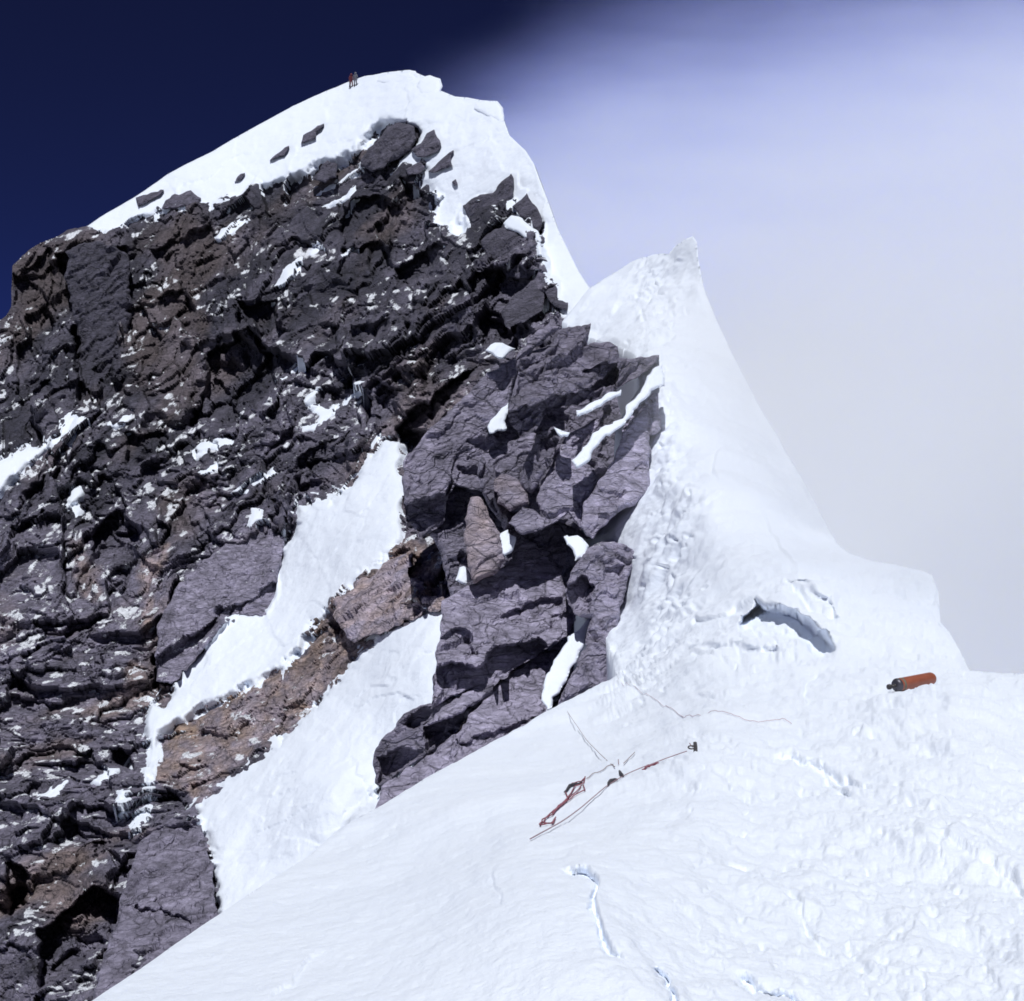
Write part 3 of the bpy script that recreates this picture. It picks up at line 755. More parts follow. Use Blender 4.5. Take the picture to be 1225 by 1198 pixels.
# the Step: what fills in behind its blocks
rock('rock_buttress', [(484, 600), (500, 545), (560, 475), (620, 425), (670, 410), (740, 440), (765, 460), (770, 500), (762, 590), (700, 640), (735, 660), (735, 790), (700, 850), (640, 900), (540, 960), (455, 1000), (470, 925), (530, 840), (540, 740), (535, 690), (520, 650)],
     61.5, 2.0, 3.0, 'broken brown and grey rock filling the clefts behind the big step blocks', 'rock buttress', tone=0.5, rough=1.6, thick=9, seed=1)
rock('rock_slab', [(481, 590), (484, 548), (516, 512), (554, 476), (582, 448), (617, 428), (640, 396), (655, 388), (672, 392), (650, 410), (622, 430), (617, 452), (610, 482), (596, 498), (584, 517), (600, 528), (617, 526), (640, 516), (642, 548), (636, 576), (624, 606), (604, 604), (582, 592), (560, 585), (545, 578), (533, 601), (530, 628), (505, 643), (486, 624)],
     62.0, 1.0, 2.2, 'long pale slab leaning up to the right with a dark undercut foot', 'rock slab', tone=0.62, rough=0.9, thick=5, beds=0.12, seed=2,
     hollows=[([(484, 604), (505, 600), (533, 592), (545, 570), (533, 601), (533, 628), (508, 645), (484, 624)], 1.1), ([(547, 556), (585, 560), (600, 575), (560, 570)], 0.4), ([(560, 530), (600, 520), (625, 530), (590, 545)], 0.3)])
rock('rock_block', [(607, 505), (607, 492), (614, 468), (619, 445), (619, 430), (645, 422), (662, 412), (668, 396), (690, 390), (708, 386), (704, 397), (700, 412), (722, 408), (738, 414), (742, 430), (765, 428), (790, 424), (780, 436), (765, 452), (737, 466), (712, 478), (698, 484), (676, 486), (655, 490), (645, 512), (624, 524)],
     53, 2.5, 3.6, 'dark overhanging block with bedded layers below the snowy saddle', 'rock block', tone=0.5, rough=1.0, thick=6, beds=0.25, seed=3, dust=0.3,
     hollows=[([(607, 494), (640, 488), (660, 478), (700, 470), (738, 440), (742, 458), (715, 478), (690, 486), (655, 490), (645, 512), (624, 526), (605, 508)], 1.3), ([(700, 440), (738, 436), (738, 460), (705, 472)], 0.8), ([(622, 432), (650, 430), (650, 460), (618, 470)], 0.35)])
rock('rock_pillar', [(748, 505), (760, 488), (772, 480), (780, 470), (789, 470), (789, 495), (792, 516), (777, 522), (777, 548), (779, 590), (752, 606), (735, 618), (709, 644), (693, 632), (697, 608), (716, 576), (735, 550), (742, 530)],
     50.8, 1.5, 3.4, 'tall pale cracked pillar standing against the snow ridge', 'rock pillar', tone=0.92, rough=0.6, thick=4, seed=4,
     hollows=[([(748, 505), (770, 482), (776, 486), (758, 500), (748, 515)], 0.7), ([(776, 478), (780, 478), (778, 520), (775, 520)], 0.25), ([(705, 560), (726, 535), (736, 550), (720, 565), (708, 566)], 1.0)])
rock('rock_slab', [(652, 620), (640, 600), (646, 582), (662, 552), (674, 528), (676, 520), (700, 508), (718, 500), (716, 512), (704, 522), (690, 545), (710, 560), (718, 576), (702, 600), (694, 632), (680, 612), (668, 624), (650, 634), (625, 640), (608, 625), (625, 606)],
     50, 1.5, 4.0, 'pale smooth slab in the middle of the step between two snow strips', 'rock slab', tone=0.85, rough=0.6, thick=4, seed=5,
     hollows=[([(676, 535), (700, 520), (714, 508), (712, 514), (690, 532), (680, 540)], 0.3), ([(640, 585), (660, 552), (668, 530), (662, 570), (640, 592)], 0.5)])
rock('rock_block', [(628, 556), (640, 520), (652, 505), (664, 510), (670, 525), (660, 552), (644, 580), (636, 590), (622, 580)], 50.6, -2, 3.0, 'dark grey wedge block beside the smooth middle slab', 'rock block', tone=0.42, rough=0.9, thick=3, seed=6,
     hollows=[([(646, 525), (664, 512), (668, 530), (655, 560), (645, 570)], 0.6)])
rock('rock_block', [(590, 575), (600, 566), (618, 572), (631, 590), (630, 604), (610, 612), (596, 600)], 49.6, 1, 3.4, 'rounded grey lump above the upright tan boulder', 'rock block', tone=0.6, ochre=0.15, rough=0.7, thick=2.5, seed=7)
rock('rock_rib', [(575, 545), (592, 560), (596, 590), (612, 614), (640, 628), (668, 622), (694, 634), (708, 645), (680, 650), (650, 668), (612, 680), (612, 650), (600, 625), (582, 600), (572, 575)], 51, 1, 2.5, 'dark jointed rib curving under the middle slab', 'rock rib', tone=0.5, rough=1.2, thick=4, seed=8, dust=0.5,
     hollows=[([(572, 590), (590, 600), (605, 630), (600, 645), (588, 622)], 1.0), ([(630, 640), (690, 632), (700, 645), (650, 655)], 0.4)])
rock('boulder', [(560, 604), (563, 596), (571, 594), (578, 600), (589, 622), (600, 646), (606, 671), (592, 688), (565, 698), (556, 660), (557, 625)], 47.5, 0.5, 2.2, 'upright tan boulder wedged in the middle of the step', 'boulder', tone=0.85, ochre=0.28, rough=0.45, thick=2.5, bevel=14, seed=9)
rock('rock_block', [(530, 720), (550, 705), (568, 697), (610, 672), (650, 650), (672, 643), (679, 660), (672, 695), (676, 712), (692, 735), (679, 762), (649, 779), (639, 786), (612, 804), (588, 821), (576, 819), (555, 827), (530, 840), (517, 850), (518, 820), (521, 783), (526, 758)],
     45.5, 1.0, 4.4, 'largest pale block of the step with a deep dark undercut', 'rock block', tone=0.9, rough=0.75, thick=6, seed=10,
     hollows=[([(517, 800), (540, 792), (575, 800), (590, 775), (615, 772), (645, 764), (655, 772), (640, 788), (612, 806), (588, 824), (555, 830), (517, 852)], 1.5), ([(600, 735), (620, 725), (650, 718), (672, 714), (670, 735), (655, 738), (640, 742), (612, 742)], 0.5),
              ([(525, 765), (545, 758), (560, 764), (570, 785), (540, 785)], 0.5), ([(655, 740), (682, 728), (690, 738), (675, 750), (660, 755)], 0.4)])
rock('rock_pillar', [(705, 655), (720, 650), (735, 647), (752, 654), (765, 660), (758, 682), (750, 692), (746, 712), (741, 735), (739, 770), (739, 800), (735, 830), (700, 860), (656, 880), (672, 830), (690, 795), (703, 765), (706, 742), (688, 736), (680, 722), (674, 704), (690, 675)],
     43.5, 2.0, 2.6, 'lower right grey pillar rising from the crest beside the snow', 'rock pillar', tone=0.72, rough=0.9, thick=4, seed=11, dust=0.4,
     hollows=[([(676, 702), (698, 690), (712, 700), (700, 735), (684, 732)], 0.9), ([(722, 680), (748, 675), (742, 695), (725, 695)], 0.3)])
rock('rock_slab', [(449, 975), (457, 942), (482, 923), (511, 905), (543, 879), (564, 854), (589, 825), (612, 806), (639, 787), (668, 770), (680, 762), (672, 780), (662, 798), (652, 818), (655, 836), (660, 860), (640, 890), (560, 935), (470, 990)],
     42.5, 1.0, 4.6, 'long bright slab ramp just above the foreground crest', 'rock slab', tone=0.98, rough=0.45, thick=4, seed=12,
     hollows=[([(545, 890), (575, 880), (612, 872), (640, 860), (600, 890), (560, 908)], 0.4)])
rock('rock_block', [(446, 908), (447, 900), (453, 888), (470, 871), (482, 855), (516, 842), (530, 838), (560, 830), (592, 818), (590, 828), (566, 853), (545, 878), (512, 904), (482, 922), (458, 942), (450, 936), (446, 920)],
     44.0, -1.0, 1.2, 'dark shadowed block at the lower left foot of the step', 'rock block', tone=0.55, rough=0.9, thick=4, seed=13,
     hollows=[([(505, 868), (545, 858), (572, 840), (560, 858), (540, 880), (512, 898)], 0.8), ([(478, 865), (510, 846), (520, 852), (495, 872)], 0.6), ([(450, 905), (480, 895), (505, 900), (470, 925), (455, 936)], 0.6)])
rock('rock_slab', [(505, 869), (520, 854), (555, 829), (584, 814), (587, 821), (574, 839), (559, 850), (543, 859), (524, 866)], 42.6, 1, 4.6, 'small leaf shaped slab lying on the dark lower block', 'rock slab', tone=0.92, rough=0.25, thick=1.0, seed=14)
rock('rock_rib', [(400, 722), (428, 697), (455, 680), (478, 666), (490, 664), (494, 676), (490, 690), (504, 698), (512, 712), (530, 716), (532, 725), (484, 746), (453, 760), (421, 768), (402, 746)], 1.4, None, 0.9, 'brown vertically ribbed rock between the two snow gullies', 'rock rib', tone=0.95, ochre=0.30, rough=1.0, thick=5, seed=15, wob=4.0, dust=0.3,
     hollows=[([(462, 740), (468, 700), (474, 700), (472, 742)], 0.4)])
rock('rock_slab', [(205, 718), (222, 690), (255, 662), (290, 640), (318, 628), (340, 640), (338, 662), (334, 694), (332, 716), (318, 736), (288, 738), (266, 746), (258, 762), (224, 798), (206, 820), (186, 816), (186, 780), (190, 745)], 2.2, None, 0.9,
     'broad tilted slab with a dark undercut edge left of the long gully', 'rock slab', tone=0.62, rough=0.9, thick=5, seed=16, dust=0.5, beds=0.1,
     hollows=[([(255, 733), (300, 716), (340, 694), (336, 724), (316, 740), (270, 746)], 1.3), ([(185, 788), (222, 764), (262, 740), (226, 798), (206, 822), (184, 820)], 1.6)])
rock('rock_slab', [(234, 964), (242, 998), (254, 1032), (257, 1085), (268, 1104), (200, 1156), (120, 1225), (108, 1205), (122, 1150), (140, 1100), (150, 1060), (165, 1012), (196, 982)], 1.2, None, 0.9,
     'smooth grey slab beside the lower snow tongue in the bottom left', 'rock slab', tone=0.55, rough=0.6, thick=4, seed=17, dust=0.2, beds=0.1,
     hollows=[([(160, 1085), (190, 1090), (230, 1105), (200, 1112), (170, 1100)], 0.5)])
rock('rock_wall', [(80, 300), (105, 288), (150, 298), (157, 345), (154, 390), (138, 440), (112, 475), (95, 492), (90, 450), (96, 410), (84, 372), (78, 330)], 1.5, None, 0.3,
     'smooth black upright wall high on the left of the face', 'rock wall', tone=0.12, rough=1.5, thick=6, seed=18, size=1.6, wob=4.0, dust=0.25)
# snow lodged in the Step
SP = [([(688, 491), (700, 484), (713, 479), (726, 471), (742, 465), (741, 472), (720, 485), (702, 494), (690, 498)], 51.2, 'snow strip under the dark overhanging block'),
      ([(684, 552), (696, 538), (708, 524), (723, 508), (732, 505), (744, 500), (750, 484), (764, 468), (776, 450), (792, 436), (796, 462), (782, 470), (772, 480), (756, 490), (746, 506), (736, 516), (724, 522), (714, 536), (702, 552), (690, 560)], 50.3, 'snow strip running down from the ridge behind the tall pillar'),
      ([(588, 504), (598, 492), (611, 480), (609, 492), (602, 504), (609, 514), (585, 519), (582, 512)], 61.6, 'small snow patch on the long leaning slab'),
      ([(581, 419), (595, 409), (606, 411), (617, 417), (608, 424), (600, 432), (592, 426)], 63.2, 'small snow patch at the top of the leaning slab'),
      ([(664, 511), (672, 513), (682, 518), (679, 524), (668, 521)], 49.4, 'snow knob above the smooth middle slab'),
      ([(597, 640), (606, 634), (617, 642), (613, 656), (605, 668), (596, 660)], 47.8, 'icy snow clump beside the upright tan boulder'),
      ([(672, 642), (690, 638), (704, 648), (706, 654), (698, 668), (688, 672), (680, 656)], 46.0, 'snow clump in the notch between block and pillar'),
      ([(706, 739), (705, 758), (694, 784), (680, 806), (668, 828), (654, 852), (650, 842), (651, 818), (664, 790), (680, 764), (694, 750)], 42.4, 'narrow snow chute left of the lower right pillar'),
      ([(548, 680), (556, 676), (566, 694), (556, 700), (546, 694)], 49.0, 'snow dab beneath the upright tan boulder')]
for i, (p, dd0, lab) in enumerate(SP):
    rock('snow_patch', p, dd0, 1.0, 3.6, lab, 'snow patch', rough=0.25, thick=1.2, bevel=3, mat=SNOW, seed=30 + i, smooth=True, wob=3.0)

# rocks poking out of the summit snow and along the right hand flank
OUT = [([(360, 171), (362, 162), (372, 156), (380, 151), (389, 148), (386, 153), (378, 159), (377, 166), (368, 169)], 167, 'grey outcrop highest in the summit snowfield'),
       ([(322, 192), (329, 186), (335, 180), (345, 174), (342, 181), (340, 187), (330, 190)], 167, 'slanted outcrop second from the top of the snowfield'),
       ([(280, 218), (284, 212), (293, 207), (290, 214)], 165, 'tiny outcrop low in the summit snowfield'),
       ([(164, 248), (162, 237), (168, 235), (180, 231), (196, 227), (191, 232), (178, 240)], 163, 'dark pointed outcrop on the left skyline of the snow'),
       ([(195, 249), (198, 240), (210, 233), (228, 228), (240, 237), (236, 244), (220, 247), (208, 251)], 159, 'broad outcrop at the lower rim of the snowfield'),
       ([(491, 178), (503, 172), (509, 160), (518, 155), (523, 165), (529, 172), (521, 183), (509, 189), (498, 187)], 143, 'hooked dark rock above the right hand snow tongue'),
       ([(511, 206), (525, 195), (533, 186), (543, 180), (540, 190), (542, 200), (530, 203), (520, 207)], 138, 'small wedge rock below the hooked dark rock'),
       ([(485, 203), (495, 197), (504, 192), (509, 200), (503, 208), (490, 210)], 138, 'small block at the left of the wedge rock'),
       ([(541, 218), (546, 215), (549, 220), (544, 223)], 134, 'pebble sized rock alone on the snow tongue'),
       ([(554, 246), (567, 236), (590, 230), (596, 219), (611, 208), (615, 215), (614, 230), (611, 244), (610, 259), (596, 268), (573, 272), (562, 264)], 119, 'large dark crag with a thumb shaped top on the right flank'),
       ([(613, 248), (630, 232), (636, 242), (645, 253), (648, 264), (645, 277), (635, 270), (621, 259)], 114, 'triangular crag right of the thumb topped crag'),
       ([(572, 288), (592, 275), (606, 271), (622, 280), (636, 290), (649, 294), (652, 312), (650, 326), (630, 334), (606, 332), (598, 316), (582, 306)], 110, 'huge rounded dark boulder under a bright snow cap'),
       ([(646, 334), (660, 332), (667, 345), (668, 358), (680, 362), (678, 372), (664, 366), (650, 350)], 103, 'jutting dark block at the edge of the right flank snow'),
       ([(600, 372), (618, 352), (640, 338), (652, 352), (650, 372), (626, 386), (604, 392)], 101, 'blue grey block below the huge rounded boulder'),
       ([(432, 196), (440, 178), (455, 164), (462, 152), (478, 147), (494, 151), (498, 166), (492, 180), (478, 190), (462, 198), (446, 206)], 145, 'craggy knot of rock at the top of the dark face'),
       ([(384, 200), (392, 192), (404, 196), (402, 212), (388, 220), (372, 214)], 156, 'reddish dark block on the rim below the outcrops')]
for i, (p, dd0, lab) in enumerate(OUT):
    big = i in (9, 11, 14)
    rock('rock_outcrop' if i < 9 else 'crag', p, 3.2 if big else 2.2, None, 0.7 if big else 0.85, lab, 'rock outcrop' if i < 9 else 'crag', tone=0.16 if i >= 9 else 0.24, rough=1.0 if big else 0.4, thick=6 if big else 3, bevel=9 if big else 3, seed=50 + i, step=1.2, size=2.0, wob=1.6, dust=0.25 if i == 14 else 0)
rock('snow_patch', [(602, 268), (612, 257), (620, 260), (634, 270), (645, 277), (648, 288), (644, 292), (628, 284), (612, 276), (604, 274)], 5.0, None, 0.9, 'bright snow cap on the huge rounded boulder', 'snow patch', rough=0.2, thick=2, mat=SNOW_FAR, seed=90, smooth=True, wob=1.5)

# cornice lumps on the summit
CO = [([(447, 99), (452, 93), (463, 88), (490, 84), (498, 85), (501, 94), (500, 100), (470, 103)], 165, 'flat slab of cornice snow right of the two climbers'),
      ([(498, 104), (503, 93), (515, 91), (526, 94), (529, 103), (526, 112), (516, 117), (500, 114)], 160, 'rounded cornice lump at the summit edge'),
      ([(564, 130), (568, 122), (580, 120), (595, 121), (602, 129), (604, 142), (600, 152), (586, 142), (572, 136)], 143, 'pale cornice lump hanging out over the right flank')]
for i, (p, dd0, lab) in enumerate(CO):
    o = rock('snow_cornice', p, 1.3, None, 0.9, lab, 'cornice', rough=0.15, thick=4, bevel=8, mat=SNOW_FAR, seed=95 + i, smooth=True, wob=1.0, size=2.0)

# ------------------------------------------------------------------ small things
def obj(name, bm, mat, parent=None, smooth=True):
    me = bpy.data.meshes.new(name); bm.normal_update(); bm.to_mesh(me); bm.free()
    for p in me.polygons: p.use_smooth = smooth
    me.materials.append(mat)
    o = bpy.data.objects.new(name, me); C.objects.link(o)
    if parent is not None: o.parent = parent
    return o

def tube(bm, pts, r, seg=8, taper=None):
    pts = [Vector(p) for p in pts]; rings = []
    for i, p in enumerate(pts):
        t = (pts[min(i + 1, len(pts) - 1)] - pts[max(i - 1, 0)]).normalized()
        a = t.orthogonal().normalized() if i == 0 else (rings_a - t * rings_a.dot(t)).normalized()
        rings_a = a; b = t.cross(a); rr = r if taper is None else r * taper[i]
        rings.append([bm.verts.new(p + (a * math.cos(2 * math.pi * k / seg) + b * math.sin(2 * math.pi * k / seg)) * rr) for k in range(seg)])
    for i in range(len(rings) - 1):
        for k in range(seg):
            bm.faces.new((rings[i][k], rings[i][(k + 1) % seg], rings[i + 1][(k + 1) % seg], rings[i + 1][k]))
    bm.faces.new(rings[0][::-1]); bm.faces.new(rings[-1])

def lathe(bm, o, axis, prof, seg=28):
    """prof: (distance along the axis, radius)"""
    axis = Vector(axis).normalized(); a = axis.orthogonal().normalized(); b = axis.cross(a); rings = []
    for (t, r) in prof:
        rings.append([bm.verts.new(Vector(o) + axis * t + (a * math.cos(2 * math.pi * k / seg) + b * math.sin(2 * math.pi * k / seg)) * max(r, 1e-4)) for k in range(seg)])
    for i in range(len(rings) - 1):
        for k in range(seg):
            bm.faces.new((rings[i][k], rings[i][(k + 1) % seg], rings[i + 1][(k + 1) % seg], rings[i + 1][k]))
    bm.faces.new(rings[0][::-1]); bm.faces.new(rings[-1])

def on_snow(pts, lift=0.01, every=2.5):
    p = np.array(pts, float); out = []
    for a, b in zip(p[:-1], p[1:]):
        m = max(1, int(np.hypot(*(b - a)) / every))
        for j in range(m): out.append(a + (b - a) * j / m)
    out.append(p[-1]); out = np.array(out)
    co = ridge_pos(out[:, 0], out[:, 1])
    return co + np.array([0, 0, lift])

def rooted(name, loc, label, cat, group=None):
    e = bpy.data.objects.new(name, None); e.location = loc; C.objects.link(e); e.empty_display_size = 0.1
    return tag(e, label, cat, group)

def local(bm, loc):
    bmesh.ops.translate(bm, verts=bm.verts, vec=-Vector(loc)); return bm

# oxygen bottle lying on the snow
M_ORANGE = plain('faded_orange_paint', (0.29, 0.085, 0.048), 0.42, 0.0, 0.35, 14)
M_STEEL = plain('dull_grey_steel', (0.10, 0.095, 0.11), 0.45, 0.6, 0.3, 20)
M_BRASS = plain('dark_brass_valve', (0.06, 0.055, 0.055), 0.5, 0.4, 0.3, 30)
M_TAPE = plain('grey_green_band', (0.16, 0.14, 0.10), 0.7, 0.0, 0.3, 20)
pl_ = ridge_pos([1073.], [836.])[0]; pr_ = ridge_pos([1118.], [823.5])[0]
RB = 8.0 * pl_[1] / F
L0 = Vector((pl_ + np.array([0, 0, RB * 0.9])).tolist()); R0 = Vector((pr_ + np.array([0, 0, RB * 1.25])).tolist())
ax = (R0 - L0).normalized(); LEN = (R0 - L0).length
bot = rooted('oxygen_bottle', L0, 'orange oxygen bottle with a dark valve lying on the snow slope', 'oxygen bottle')
bm = bmesh.new(); prof = [(0.012 + 0.02 * (1 - math.cos(a)), RB * (0.45 + 0.55 * math.sin(a))) for a in [i * math.pi / 2 / 8 for i in range(9)]]
prof += [(LEN * 0.35, RB), (LEN - RB * 0.9, RB * 0.97)] + [(LEN - RB * 0.9 + RB * 0.9 * math.sin(a), RB * 0.97 * math.cos(a)) for a in [i * math.pi / 2 / 8 for i in range(1, 9)]]
lathe(bm, L0, ax, prof); obj('body', local(bm, L0), M_ORANGE, bot)
bm = bmesh.new(); lathe(bm, L0, ax, [(-0.004, RB * 0.5), (0.004, RB * 0.86), (0.024, RB * 1.035), (0.044, RB * 1.035), (0.048, RB * 1.0)]); col_o = obj('collar', local(bm, L0), M_STEEL, bot)
bm = bmesh.new(); lathe(bm, L0, ax, [(0.070, RB * 1.0), (0.072, RB * 1.018), (0.094, RB * 1.018), (0.096, RB * 1.0)]); obj('band', local(bm, L0), M_TAPE, bot)
bm = bmesh.new(); lathe(bm, L0, ax, [(-0.060, 0.012), (-0.058, 0.016), (-0.03, 0.016), (0.0, 0.020), (0.01, 0.03)], 16); val = obj('valve', local(bm, L0), M_BRASS, bot)
bm = bmesh.new(); lathe(bm, L0, ax, [(-0.100, 0.012), (-0.096, 0.026), (-0.070, 0.028), (-0.062, 0.014)], 12)
side = ax.cross(Vector((0, 0, 1))).normalized(); lathe(bm, L0 - ax * 0.04 - side * 0.03, side, [(0, 0.013), (0.03, 0.015), (0.06, 0.013)], 10)
obj('knob', local(bm, L0), M_BRASS, val)

# ropes and the picket
M_ROPE = plain('weathered_grey_rope', (0.30, 0.19, 0.21), 0.9, 0, 0.4, 60)
M_TAN = plain('bleached_tan_rope', (0.36, 0.30, 0.30), 0.9, 0, 0.3, 60)
M_PINK = plain('faded_pink_rope', (0.62, 0.50, 0.54), 0.9, 0, 0.3, 60)
M_RED = plain('dark_red_webbing', (0.27, 0.09, 0.115), 0.8, 0, 0.45, 40)
M_BLACK = plain('frayed_dark_knot', (0.05, 0.045, 0.055), 0.9, 0, 0.4, 60)
M_POST = plain('dark_metal_picket', (0.10, 0.09, 0.09), 0.5, 0.5, 0.3, 40)

def rope(pts, r, mat, label, lift=0.012, name='rope'):
    co = on_snow(pts, lift)
    if 'taut' in label:                              # pulled tight: bridges the small hollows
        k = 12; pad = np.concatenate([np.repeat(co[:1], k, 0), co, np.repeat(co[-1:], k, 0)]); co = np.stack([np.convolve(pad[:, j], np.ones(2 * k + 1) / (2 * k + 1), 'valid') for j in range(3)], -1) + np.array([0, 0, 0.007])
    loc = Vector(co[len(co) // 2].tolist())
    e = rooted(name, loc, label, 'rope'); bm = bmesh.new(); tube(bm, co.tolist(), r, 7); obj('strand', local(bm, loc), mat, e); return e, loc

r1, l1 = rope([(626, 1010), (636, 1003), (655, 992), (680, 977), (705, 962), (730, 948), (746, 938), (765, 929), (782, 921), (800, 914), (816, 908), (831, 902)], 0.0036, M_ROPE, 'taut grey rope stretched down the slope from the small metal picket')
for nm, pts, rr, mt in (('knot', [(729, 949), (733, 945), (737, 943), (741, 942)], 0.017, M_BLACK), ('knot', [(743, 932), (745, 936), (748, 939)], 0.014, M_BLACK), ('red_wrap', [(770, 928), (776, 924), (784, 921), (790, 919)], 0.012, M_RED)):
    co = on_snow(pts, 0.014, 1.5); bm = bmesh.new(); k = len(co); tube(bm, co.tolist(), rr, 9, [0.35 + 0.65 * math.sin(math.pi * i / (k - 1)) for i in range(k)]); obj(nm, local(bm, l1), mt, r1)
rope([(674, 848), (684, 862), (691, 874), (702, 886), (712, 898), (716, 908), (728, 920), (738, 929), (745, 935)], 0.0036, M_TAN, 'slack tan rope curling down from the rocks to the taut rope', 0.017)
rope([(738, 817), (752, 823), (768, 831), (785, 838), (800, 845), (815, 852), (832, 856), (855, 859), (880, 864), (905, 867), (930, 868), (947, 870)], 0.0034, M_PINK, 'thin faded pink rope lying across the snow behind the picket', 0.014)
rope([(742, 930), (750, 922), (758, 915), (768, 904)], 0.0040, M_TAN, 'short loose rope end beside the knot of the taut rope')
rope([(742, 914), (742, 922), (743, 932)], 0.0035, M_ROPE, 'stray thread standing off the knot on the taut rope')
rope([(704, 944), (714, 938), (724, 932), (736, 925)], 0.0038, M_TAN, 'thin pale cord leading from the red sling to the knot')
co = on_snow([(645, 985), (652, 975), (660, 970), (672, 965), (684, 958), (690, 951), (700, 948), (702, 942), (697, 947), (686, 950), (677, 957), (680, 961), (690, 957), (699, 950), (701, 955), (688, 959), (668, 966), (660, 972), (648, 976), (646, 986), (652, 985), (660, 982), (664, 974), (656, 984), (648, 983)], 0.014)
loc = Vector(co[10].tolist()); e = rooted('sling', loc, 'tangled dark red webbing sling lying beside the taut grey rope', 'sling')
bm = bmesh.new(); tube(bm, co.tolist(), 0.0046, 7); obj('webbing', local(bm, loc), M_RED, e)
co = on_snow([(660, 971), (668, 967), (676, 963), (684, 958)], 0.016, 1.5); bm = bmesh.new(); k = len(co); tube(bm, co.tolist(), 0.009, 8, [0.4 + 0.6 * math.sin(math.pi * i / (k - 1)) for i in range(k)]); obj('twist', local(bm, loc), M_RED, e)
co = on_snow([(676, 958), (683, 952), (690, 950), (698, 948)], 0.016, 1.5); bm = bmesh.new(); k = len(co); tube(bm, co.tolist(), 0.012, 8, [0.4 + 0.6 * math.sin(math.pi * i / (k - 1)) for i in range(k)]); obj('twist', local(bm, loc), M_BLACK, e)

pk = Vector(ridge_pos([834.], [907.])[0].tolist())
e = rooted('snow_picket', pk, 'short dark metal picket standing in the snow at the rope end', 'picket')
bm = bmesh.new(); tube(bm, [pk + Vector((0.004, 0, -0.12)), pk + Vector((0, 0, 0.03)), pk + Vector((-0.004, -0.003, 0.066))], 0.016, 6, [1, 1, 0.85]); obj('stake', local(bm, pk), M_POST, e, False)
bm = bmesh.new(); c0 = pk + Vector((-0.03, -0.01, 0.028))
tube(bm, [c0 + Vector((0.026 * math.cos(a), 0, 0.012 * math.sin(a))) for a in [i * 2 * math.pi / 14 for i in range(15)]], 0.006, 6); obj('carabiner', local(bm, pk), M_POST, e)
bm = bmesh.new(); tube(bm, [pk + Vector((-0.045, -0.005, 0.06)), pk + Vector((-0.035, -0.006, 0.04)), pk + Vector((-0.02, -0.008, 0.028))], 0.004, 6); obj('loop', local(bm, pk), M_ROPE, e)

# two climbers near the summit
def person(loc, suit, label, h=1.76, yaw=0.0, lean=0.0, arm=0.3):
    me = bpy.data.meshes.new('person')
    J = {'pelvis': (0, 0, .94, .16), 'belly': (0, .0, 1.08, .17), 'chest': (0, -.01, 1.30, .185), 'neck': (0, -.01, 1.47, .075), 'chin': (0, -.02, 1.57, .095), 'head': (0, -.01, 1.67, .115),
         'lhip': (-.11, 0, .88, .115), 'lknee': (-.13, -.05, .48, .085), 'lank': (-.14, 0, .10, .062), 'ltoe': (-.15, -.16, .045, .05),
         'rhip': (.11, 0, .88, .115), 'rknee': (.14, -.08, .49, .085), 'rank': (.17, .03, .10, .062), 'rtoe': (.18, -.13, .045, .05),
         'lsh': (-.21, 0, 1.39, .085), 'lelb': (-.30, -.03, 1.13, .065), 'lwri': (-.28, -.22 * arm - .05, .92, .05), 'lhand': (-.28, -.25 * arm - .08, .83, .045),
         'rsh': (.21, 0, 1.39, .085), 'relb': (.31, -.06, 1.14, .065), 'rwri': (.28, -.30, 1.02, .05), 'rhand': (.27, -.37, .99, .045)}
    E = [('pelvis', 'belly'), ('belly', 'chest'), ('chest', 'neck'), ('neck', 'chin'), ('chin', 'head'), ('pelvis', 'lhip'), ('lhip', 'lknee'), ('lknee', 'lank'), ('lank', 'ltoe'), ('pelvis', 'rhip'), ('rhip', 'rknee'), ('rknee', 'rank'), ('rank', 'rtoe'),
         ('chest', 'lsh'), ('lsh', 'lelb'), ('lelb', 'lwri'), ('lwri', 'lhand'), ('chest', 'rsh'), ('rsh', 'relb'), ('relb', 'rwri'), ('rwri', 'rhand')]
    ks = list(J); s = h / 1.78
    me.from_pydata([(J[k][0] * s, (J[k][1] - lean * max(0, J[k][2] - .9)) * s, J[k][2] * s) for k in ks], [(ks.index(a), ks.index(b)) for a, b in E], [])
    o = bpy.data.objects.new('person', me); C.objects.link(o)
    sk = o.modifiers.new('Skin', 'SKIN'); sk.use_smooth_shade = True
    if not me.skin_vertices: me.skin_vertices.new()
    for i, k in enumerate(ks):
        v = me.skin_vertices[0].data[i]; v.radius = (J[k][3] * s, J[k][3] * s * (0.8 if k in ('chest', 'belly', 'pelvis') else 1)); v.use_root = (k == 'pelvis')
    su = o.modifiers.new('Sub', 'SUBSURF'); su.levels = 2; su.render_levels = 2
    dg = bpy.context.evaluated_depsgraph_get(); m2 = bpy.data.meshes.new_from_object(o.evaluated_get(dg)); o.modifiers.clear(); o.data = m2; m2.materials.clear(); m2.materials.append(suit)
    for p in m2.polygons: p.use_smooth = True
    o.location = loc; o.rotation_euler.z = yaw
    tag(o, label, 'person')
    bm = bmesh.new(); lathe(bm, (0, 0.02 - lean * .75, 1.49 * s), (0, 0.05, 1), [(0, .10), (.03, .135), (.10, .15), (.19, .145), (.27, .105), (.31, .03)], 16); obj('hood', bm, suit, o)
    for k in ('lank', 'rank'):
        x, y = J[k][0] * s, J[k][1] * s
        bm = bmesh.new(); tube(bm, [(x, y + .07, .05), (x, y + .02, .06), (x, y - .10, .055), (x, y - .20, .04)], .075, 10, [.8, 1.05, .95, .6]); tube(bm, [(x, y, .05), (x, y, .2), (x, y - .01, .30)], .085, 10); obj('boot', bm, M_BLACK, o)
    return o
